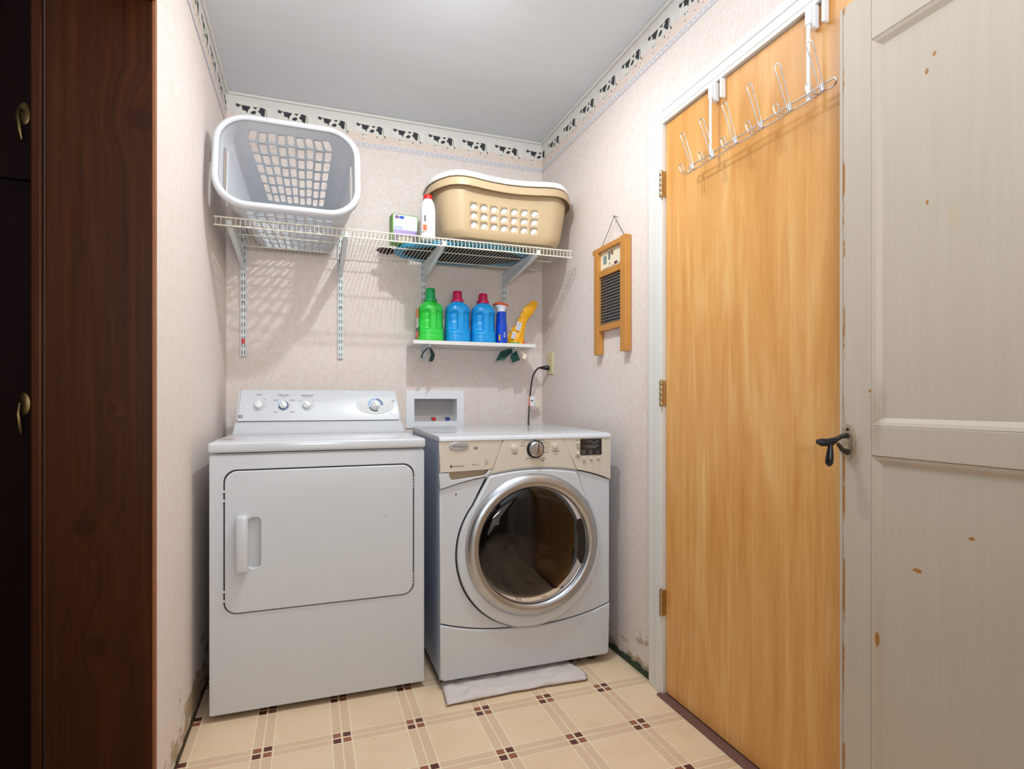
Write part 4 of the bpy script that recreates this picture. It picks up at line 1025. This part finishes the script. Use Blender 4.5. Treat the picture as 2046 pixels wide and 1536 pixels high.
# ---- tan basket and the white one nested in it
def mkbasket(name, cx, cy, z0, z1, a0, b0, a1, b1, mat, lab, holes, dip, th=0.0025, rimdrop=0.030, cat='laundry basket', out=0.028):
    t = empty(name, (cx, cy, z0), lab, cat, 'shallow laundry baskets stacked one in the other')
    def pt(pc, u, t_, nrm=False):
        a = lerp(a0, a1, t_ ** 0.8); bb = lerp(b0, b1, t_ ** 0.8); r = lerp(0.09, 0.12, t_) + 0.03 * max(0.0, (t_ - 0.8) / 0.2)
        if t_ < 0.15: k = 1 - 0.05 * (1 - t_ / 0.15) ** 2.0; a *= k; bb *= k
        x, v, nx, nv = rsec(a, bb, r, pc, u)
        q = x / a1
        v += dip * max(0, 1 - q * q * 2.2) * (0.4 + 0.6 * t_) if v < 0 else 0            # hip curve on the front
        z = lerp(z0, z1, t_) + t_ * (0.012 * (abs(q) ** 1.5) - 0.016 * max(0, q * q - 0.62) * 2.4)
        p = Vector((cx + x, cy + v, z))
        return (p, Vector((nx, nv, 0))) if nrm else p
    T = [0, 0.04, 0.09, 0.15, 0.15 + 0.165, 0.15 + 0.33, 0.15 + 0.495, 0.80, 0.92, 1.0]
    cells = []
    hm = 0.015
    ue = [hm + holes[1] * i / 7 for i in range(8)] if holes else None
    for pc in (0, 4):
        cells.append((pc, 0, ue[0], None)); cells.append((pc, ue[-1], 1, None))
        for k in range(7): cells.append((pc, ue[k], ue[k + 1], (lambda r: dict(w=0.60, h=0.76, sl=0.30, p=2.0) if 3 <= r <= 5 else None) if holes[0] else None))
    for pc in (1, 3, 5, 7):
        for k in range(3): cells.append((pc, k / 3, (k + 1) / 3, None))
    for pc in (2, 6): cells.append((pc, 0, 1, None))
    loft(pt, T, cells, 'body', mat, t, th, sub=6)
    b = B(); ring = [pt(pc, k / 6, 0.0) for pc in range(8) for k in range(6)]
    b.bm.faces.new([b.bm.verts.new(p) for p in ring]); b.build('bottom', mat, t)
    ptn = [pt(pc, k / 10, 1.0, True) for pc in range(8) for k in range(10)]
    sweep_rim(ptn, [(-0.003, -0.006), (0.001, 0.003), (0.010, 0.006), (out - 0.004, 0.003), (out, -0.004), (out + .001, -rimdrop * 0.5), (out + .002, -rimdrop), (out - 0.002, -rimdrop - .001)], 'rim', mat, t, Vector((0, 0, 1)))
    return t
TZ = 1.7525
mkbasket('laundry_basket', 0.828, 2.525, TZ, 1.982, 0.272, 0.152, 0.314, 0.182, MTAN, 'tan plastic laundry basket with three rows of slanted oval holes, on the wire shelf', (True, 0.87), 0.026)
mkbasket('laundry_basket', 0.826, 2.527, TZ + 0.010, 2.012, 0.267, 0.147, 0.312, 0.180, MPLW_N, 'white laundry basket nested inside the tan basket, only its rim showing above', (False, 0.87), 0.026, th=0.002, rimdrop=0.020)

# folded pop-up hamper: turquoise hoop with black net, flat under the basket
fh = empty('folded_popup_hamper', (0.70, 2.63, WZ + 0.003), 'flat folded pop-up hamper with turquoise rim and black net under the tan basket', 'folded hamper')
ra = -0.10
ec = lambda a, r_, c_, z: (0.69 + r_ * math.cos(a) * math.cos(ra) - c_ * math.sin(a) * math.sin(ra), 2.628 + r_ * math.cos(a) * math.sin(ra) + c_ * math.sin(a) * math.cos(ra), z)
b = B(); N = 72; rr_ = []
for k in range(N):
    a = 2 * PI * k / N
    rr_.append([b.bm.verts.new(ec(a, *q)) for q in ((0.325, 0.198, WZ + .0025), (0.329, 0.202, WZ + .008), (0.325, 0.198, WZ + .019), (0.290, 0.163, WZ + .021), (0.284, 0.157, WZ + .010), (0.287, 0.160, WZ + .0025))])
for i in range(N):
    A, C = rr_[i], rr_[(i + 1) % N]
    for k in range(6): b.bm.faces.new((A[k], A[(k + 1) % 6], C[(k + 1) % 6], C[k]))
b.build('hoop', MTURQ, fh, smooth=True, angle=0.8)
b = B(); b.bm.faces.new([b.bm.verts.new(ec(2 * PI * k / N, 0.289, 0.162, WZ + .006)) for k in range(N)]); b.bm.faces.new([b.bm.verts.new(ec(2 * PI * k / N, 0.289, 0.162, WZ + .018)) for k in range(N)])
b.build('net', MNET, fh)
B().box(0.52, 0.56, 2.46, 2.50, WZ + .0208, WZ + .0216).build('label_patch', MPLW, fh)

# dryer sheet box
bx = empty('dryer_sheet_box', (0.37, 2.60, WZ + .003), 'white and lilac cardboard box of dryer sheets with green edges on the wire shelf', 'box')
RB = Matrix.Translation((0.395, 2.605, 0)) @ Matrix.Rotation(0.10, 4, 'Z') @ Matrix.Translation((-0.395, -2.605, 0))
B().box(0.340, 0.4585, 2.565, 2.625, WZ + .0215, 1.880, 0.001, mat=RB).build('carton', MGRN2, bx)
def bxf(x0, x1, z0, z1, mt, off, nm='print'):
    B().box(x0, x1, 2.565 - off, 2.565, z0, z1, mat=RB).build(nm, mt, bx)
bxf(0.345, 0.4535, 1.795, 1.876, MPLW, 0.0006, 'front_label')
bxf(0.345, 0.4535, 1.789, 1.810, MLILAC, 0.0010); bxf(0.347, 0.385, 1.812, 1.826, plain('print_blue_grey', srgb(168, 184, 214), 0.4), 0.0010)
bxf(0.345, 0.4535, 1.752, 1.786, plain('print_mauve', srgb(126, 108, 128), 0.5, var=0.3, scale=80), 0.0008)
plate('print', [ell(0.382, 1.8655, 0.012, 0.007, 20)], 0.0006, RB @ XZ(2.5640), MBLUE_D, bx)
plate('print', [ell(0.360, 1.8655, 0.010, 0.008, 20)], 0.0005, RB @ XZ(2.5640), plain('print_plum', srgb(122, 80, 124), 0.5), bx)
plate('print', [ell(0.40, 1.768, 0.036, 0.012, 24)], 0.0005, RB @ XZ(2.5640), plain('print_sand', srgb(190, 180, 150), 0.5), bx)

# white bottle with red cap
def bottle_body(name, cx, cy, z0, prof, mat, parent, rot=0.0, p=2.6, disp=None, seg=72):
    """prof [(half width, half depth, z)]"""
    b = B(); rings = []; dense = []
    for i in range(len(prof) - 1):
        n = max(1, int(abs(prof[i + 1][2] - prof[i][2]) / 0.004))
        for k in range(n): dense.append([lerp(prof[i][j], prof[i + 1][j], k / n) for j in range(3)])
    dense.append(list(prof[-1]))
    R = Matrix.Rotation(rot, 3, 'Z')
    for w, d, z in dense:
        ring = []
        for k in range(seg):
            a = 2 * PI * k / seg; ca, sa = math.cos(a), math.sin(a); r_ = (abs(ca) ** p + abs(sa) ** p) ** (-1 / p)
            x, y = w * r_ * ca, d * r_ * sa
            if disp: x, y = disp(x, y, z, w, d)
            v = R @ Vector((x, y, 0)); ring.append(b.bm.verts.new((cx + v.x, cy + v.y, z0 + z)))
        rings.append(ring)
    for A, C in zip(rings, rings[1:]):
        for k in range(seg): b.bm.faces.new((A[k], A[(k + 1) % seg], C[(k + 1) % seg], C[k]))
    b.bm.faces.new(rings[0][::-1]); b.bm.faces.new(rings[-1])
    return b.build(name, mat, parent, smooth=True, angle=1.2)
wbz = WZ + 0.0022
t = empty('detergent_bottle', (0.484, 2.43, wbz), 'tall white bottle with a red cap beside the tan basket on the wire shelf', 'bottle')
bx_, by_ = 0.474, 2.404
bottle_body('body', bx_, by_, wbz, [(0.030, 0.022, 0), (0.031, 0.024, 0.006), (0.031, 0.024, 0.120), (0.027, 0.022, 0.150), (0.019, 0.018, 0.168), (0.015, 0.015, 0.175)], MPLW, t)
B().lathe([(0.019, 0), (0.0195, 0.003), (0.018, 0.016), (0.014, 0.020), (0.001, 0.020)], (bx_, by_, wbz + 0.172), (0, 0, 1), 28).build('cap', MRED, t, smooth=True, label='red screw cap')
B().box(bx_ - 0.030, bx_ - 0.008, by_ - 0.0258, by_ - 0.0235, wbz + .028, wbz + .115, 0.001).build('front_label', plain('label_sand', srgb(222, 206, 190), 0.4), t)
B().box(bx_ - 0.026, bx_ - 0.010, by_ - 0.0264, by_ - 0.0257, wbz + .032, wbz + .056).build('front_print', MORANGE, t)
B().box(bx_ - 0.022, bx_ - 0.013, by_ - 0.0264, by_ - 0.0257, wbz + .070, wbz + .096).build('front_print', MPRINTG, t)
# dark rag behind the box
blob('rag', (0.335, 2.705, WZ + .018), 0.02, (2.0, 1.1, 0.72), 5.5, plain('dark_rag', srgb(58, 36, 40), 0.9, var=0.4, scale=90), 'small crumpled dark brown rag behind the dryer sheet box on the wire shelf', 'rag', amp=0.35, fr=8)

# ------------------------------------------------------------------ small shelf and its brackets
SZ = 1.3245
sh = empty('wall_shelf', (0.76, 2.74, 1.307), 'short white board shelf under the wire shelf holding the detergent bottles', 'shelf')
B().box(0.452, 1.068, 2.64, 2.836, 1.307, SZ, 0.001).build('board', MTRIM, sh)
for x in (0.536, 0.971):
    z = 1.3065
    B().prism([(YB - 0.0135, z), (2.665, z), (2.665, z - 0.008), (YB - 0.04, z - 0.052), (YB - 0.0135, z - 0.058)], x - 0.004, x + 0.004, 'x').build('bracket', MBRK, sh)
# dark green felt pieces hanging from the two bracket tips
def leaf(pts, thick, name, mat, parent):
    b = B(); return b
def ribbon(name, path, w, mat, parent, label=None):
    """path of centre points with width direction vector"""
    b = B(); L = []
    for (p, wd_) in path: L.append((Vector(p) - Vector(wd_) * w, Vector(p) + Vector(wd_) * w))
    for (a, c), (a2, c2) in zip(L, L[1:]): b.face([a, c, c2, a2])
    o = b.build(name, mat, parent, smooth=True, angle=3)
    m = o.modifiers.new('thickness', 'SOLIDIFY'); m.thickness = 0.0016; return o
g1 = empty('felt_strap', (0.53, 2.70, 1.26), 'dark green felt strap folded over the left bracket of the small shelf', 'strap')
ribbon('flap', [((0.536, 2.70, 1.300), (0, 1, 0)), ((0.520, 2.70, 1.285), (0, 1, 0)), ((0.505, 2.69, 1.265), (0, .9, 0)), ((0.494, 2.685, 1.243), (0, .3, 0))], 0.026, MGREENSTRIP, g1)
ribbon('flap', [((0.538, 2.70, 1.300), (0.2, 1, 0)), ((0.550, 2.70, 1.284), (0.5, .9, 0)), ((0.556, 2.695, 1.262), (0.6, .8, 0)), ((0.548, 2.69, 1.238), (0.6, .7, 0)), ((0.542, 2.685, 1.228), (0.4, .4, 0))], 0.022, MGREENSTRIP, g1)
g2 = empty('felt_strap', (0.97, 2.70, 1.26), 'dark green felt strap with two square ends under the right of the small shelf', 'strap')
polyA = [(0.955, 1.304), (0.900, 1.287), (0.872, 1.237), (0.925, 1.253), (0.965, 1.285)]
polyB = [(0.955, 1.275), (0.982, 1.292), (1.002, 1.245), (0.958, 1.232), (0.948, 1.262)]
B().prism(polyA, 2.692, 2.694, 'y').build('flap', MGREENSTRIP, g2); B().prism(polyB, 2.684, 2.686, 'y').build('flap', MGREENSTRIP, g2)
cl = empty('cream_clip', (1.0, 2.66, 1.27), 'cream plastic clip dangling under the right end of the small shelf', 'clip')
B().tube([(0.988, 2.68, 1.304), (1.004, 2.675, 1.287), (1.016, 2.67, 1.274)], 0.0028, 8).build('stem', MCREAM, cl, smooth=True)
B().box(1.010, 1.030, 2.664, 2.672, 1.248, 1.276, 0.003, mat=Matrix.Translation((1.02, 0, 1.262)) @ Matrix.Rotation(0.45, 4, 'Y') @ Matrix.Translation((-1.02, 0, -1.262))).build('pad', MCREAM, cl)

# ------------------------------------------------------------------ detergent bottles on the small shelf
def ss(e0, e1, x):
    t_ = max(0.0, min(1.0, (x - e0) / (e1 - e0))); return t_ * t_ * (3 - 2 * t_)
def grip(x, y, z, w, d):
    if y < 0:
        zz = ss(0.052, 0.066, z) * (1 - ss(0.136, 0.162 - 0.35 * abs(abs(x) - 0.026), z))
        m1 = ss(-0.052, -0.047, x) * (1 - ss(-0.014, -0.007, x)); m2 = ss(0.016, 0.024, x) * 1.0
        # a groove low on the body
        g = 0.0025 * math.exp(-((z - 0.034 - 0.25 * (abs(x) * abs(x)) * -3) / 0.0022) ** 2)
        y += 0.021 * zz * m1 * (1.0 if z > 0.1 else 0.85) + 0.018 * zz * m2 + g
    return x, y
def detergent(cx, w, mat, capm, caplab, lab, rot, capr, h=0.205, ch=0.058):
    cy = 2.722
    t = empty('detergent_bottle', (cx, cy, SZ), lab, 'bottle', None)
    k = h / 0.205
    prof = [(w * .93, .052, 0), (w, .056, .006), (w * .99, .056, .05), (w * .97, .055, .12), (w * .95, .054, .160 * k), (w * .87, .050, .178 * k), (w * .68, .040, .190 * k), (w * .46, .028, .198 * k), (w * .40, .024, h)]
    bd_ = bottle_body('body', cx, cy, SZ, prof, mat, t, rot, 2.7, grip, 96)
    B().lathe([(capr * 1.22, 0), (capr * 1.25, .004), (capr * 1.2, .014), (capr * .98, .017), (capr * .94, ch * .55), (capr * .90, ch - .004), (capr * .82, ch), (0.001, ch)], (cx, cy, SZ + h - 0.004), (0, 0, 1), 36).build('cap', capm, t, smooth=True, label=caplab)
    return t
bt = detergent(0.549, 0.063, MGREEN, MGREENCAP, 'darker green cap', 'bright green detergent bottle with a green cap, leftmost on the small shelf', 0.0, 0.0255, 0.200, 0.064)
# label on its left side
MLAB = plain('label_orange', srgb(214, 120, 40), 0.35, var=0.3, scale=60)
def sidelabel(t, cx, z0, z1, mat, yo=0.0, hw=0.032, xoff=-0.0645):
    B().prism([(2.722 - hw, SZ + z0), (2.722 + hw, SZ + z0), (2.722 + hw * .9, SZ + z1), (2.722 - hw * .9, SZ + z1)], cx + xoff, cx + xoff + 0.0015, 'x').build('side_label', mat, t)
sidelabel(bt, 0.549, 0.02, 0.05, MORANGE, xoff=-0.0655); sidelabel(bt, 0.549, 0.05, 0.066, MNAVY, xoff=-0.0655); sidelabel(bt, 0.549, 0.066, 0.115, plain('label_pale', srgb(206, 214, 200), 0.4, var=0.4, scale=120), xoff=-0.0652); sidelabel(bt, 0.549, 0.115, 0.16, MLAB, xoff=-0.0650)
detergent(0.684, 0.063, MBLUE, MMAG, 'magenta cap', 'sky blue detergent bottle with a magenta cap, second from the left', 0.03, 0.0245, 0.205, 0.054)
b3 = detergent(0.816, 0.063, MBLUE, MMAG, 'magenta cap', 'sky blue detergent bottle with a magenta cap, right beside the orange-topped narrow bottle', -0.02, 0.0245, 0.205, 0.050)
# narrow blue bottle with an orange flip top
t = empty('spray_tub', (0.91, 2.69, SZ), 'narrow deep blue bottle with an orange and white top beside the yellow pouch', 'bottle')
bottle_body('body', 0.9095, 2.712, SZ, [(.0275, .035, 0), (.0285, .036, .005), (.0265, .034, .08), (.0235, .031, .12), (.0235, .030, .158), (.020, .024, .164)], MBLUE_D, t)
B().lathe([(0.021, 0), (0.021, .014), (0.026, .026), (0.034, .033), (0.0345, .036)], (0.9095, 2.712, SZ + .160), (0, 0, 1), 32).build('collar', MPLW, t, smooth=True)
B().lathe([(0.036, 0), (0.040, .003), (0.038, .008), (0.022, .016), (0.001, .018)], (0.9065, 2.712, SZ + .194), (0.10, 0, 1), 36).build('lid', MORANGE, t, smooth=True, label='orange lid')
text('shine', 0.013, frame((0.914, 2.712 - .0368, SZ + .045), (0, 0, 1), (-1, 0, 0)), MPLW, t)
B().box(0.886, 0.893, 2.679, 2.6815, SZ + .016, SZ + .045).build('print', MYEL, t)
# yellow pouch leaning right
def pouch():
    t = empty('yellow_pouch', (0.99, 2.72, SZ), 'crumpled yellow plastic pouch leaning right at the end of the small shelf', 'pouch')
    # centre line and half widths from foot to tip
    spine = [(0.990, .044, .026, 0.0), (0.992, .044, .027, .012), (0.996, .036, .024, .05), (1.010, .027, .019, .09), (1.025, .023, .015, .125), (1.040, .024, .012, .150), (1.060, .025, .008, .180), (1.078, .022, .005, .205), (1.092, .017, .0025, .222), (1.099, .013, .0012, .232)]
    from mathutils import noise as mn
    b = B(); rings = []; seg = 28
    for i in range(len(spine) - 1):
        for k in range(4):
            c, w, d, z = [lerp(spine[i][j], spine[i + 1][j], k / 4) for j in range(4)]
            ring = []
            for q in range(seg):
                a = 2 * PI * q / seg; n = 1 + 0.22 * mn.noise(Vector((math.cos(a) * 2.2, math.sin(a) * 2.2, z * 34))) + (0.10 * mn.noise(Vector((a * 2.0 if a < PI else (2 * PI - a) * 2.0, 0, z * 80))))
                tz = 0.0 if z < 0.02 else -0.35
                x = w * math.cos(a) * n; ring.append(b.bm.verts.new((c + x, 2.712 + d * math.sin(a) * n, SZ + max(0.0005, z + (x * tz)))))
            rings.append(ring)
    for A, C in zip(rings, rings[1:]):
        for k in range(seg): b.bm.faces.new((A[k], A[(k + 1) % seg], C[(k + 1) % seg], C[k]))
    b.bm.faces.new(rings[0][::-1]); b.bm.faces.new(rings[-1])
    b.build('bag', MYEL, t, smooth=True, angle=0.35)
    R = lambda cx, cz, an: frame((cx, 2.712 - 0.0270, SZ + cz), (math.cos(an), 0.1, math.sin(an)), (-math.sin(an) * .9 + .0, 0.12, math.cos(an)))
    for cx, cz, w, h, an, y_ in ((0.994, .092, .013, .022, -0.33, 2.686), (0.966, .045, .010, .018, -0.36, 2.6832)):
        f = frame((cx, y_, SZ + cz), (math.cos(an), 0.0, math.sin(an)), (-math.sin(an), 0.14, math.cos(an)))
        l_ = plate('white_label', [rrect(-w, w, -h, h, .001)], 0.0006, f, MPLW, t)
        for k in range(5):
            plate('label_print', [[(-w * .75, -h * .8 + k * h * .34), (w * .75, -h * .8 + k * h * .34), (w * .75, -h * .8 + k * h * .34 + h * .14), (-w * .75, -h * .8 + k * h * .34 + h * .14)]], 0.0003, f @ Matrix.Translation((0, 0, .0006)), MPRINTG, l_)
    B().box(0.948, 1.0, 2.6832, 2.6842, SZ + .001, SZ + .011).build('green_foot', MGRN2, t)
    B().prism([(1.010, .002), (1.036, .002), (1.030, .014), (1.012, .018)], 2.688, 2.690, 'y').build('orange_foot', MORANGE, t).location.z += SZ
    return t
pouch()

# ------------------------------------------------------------------ tidy helper properties
for o in bpy.data.objects:
    if '_loc' in o: del o['_loc']
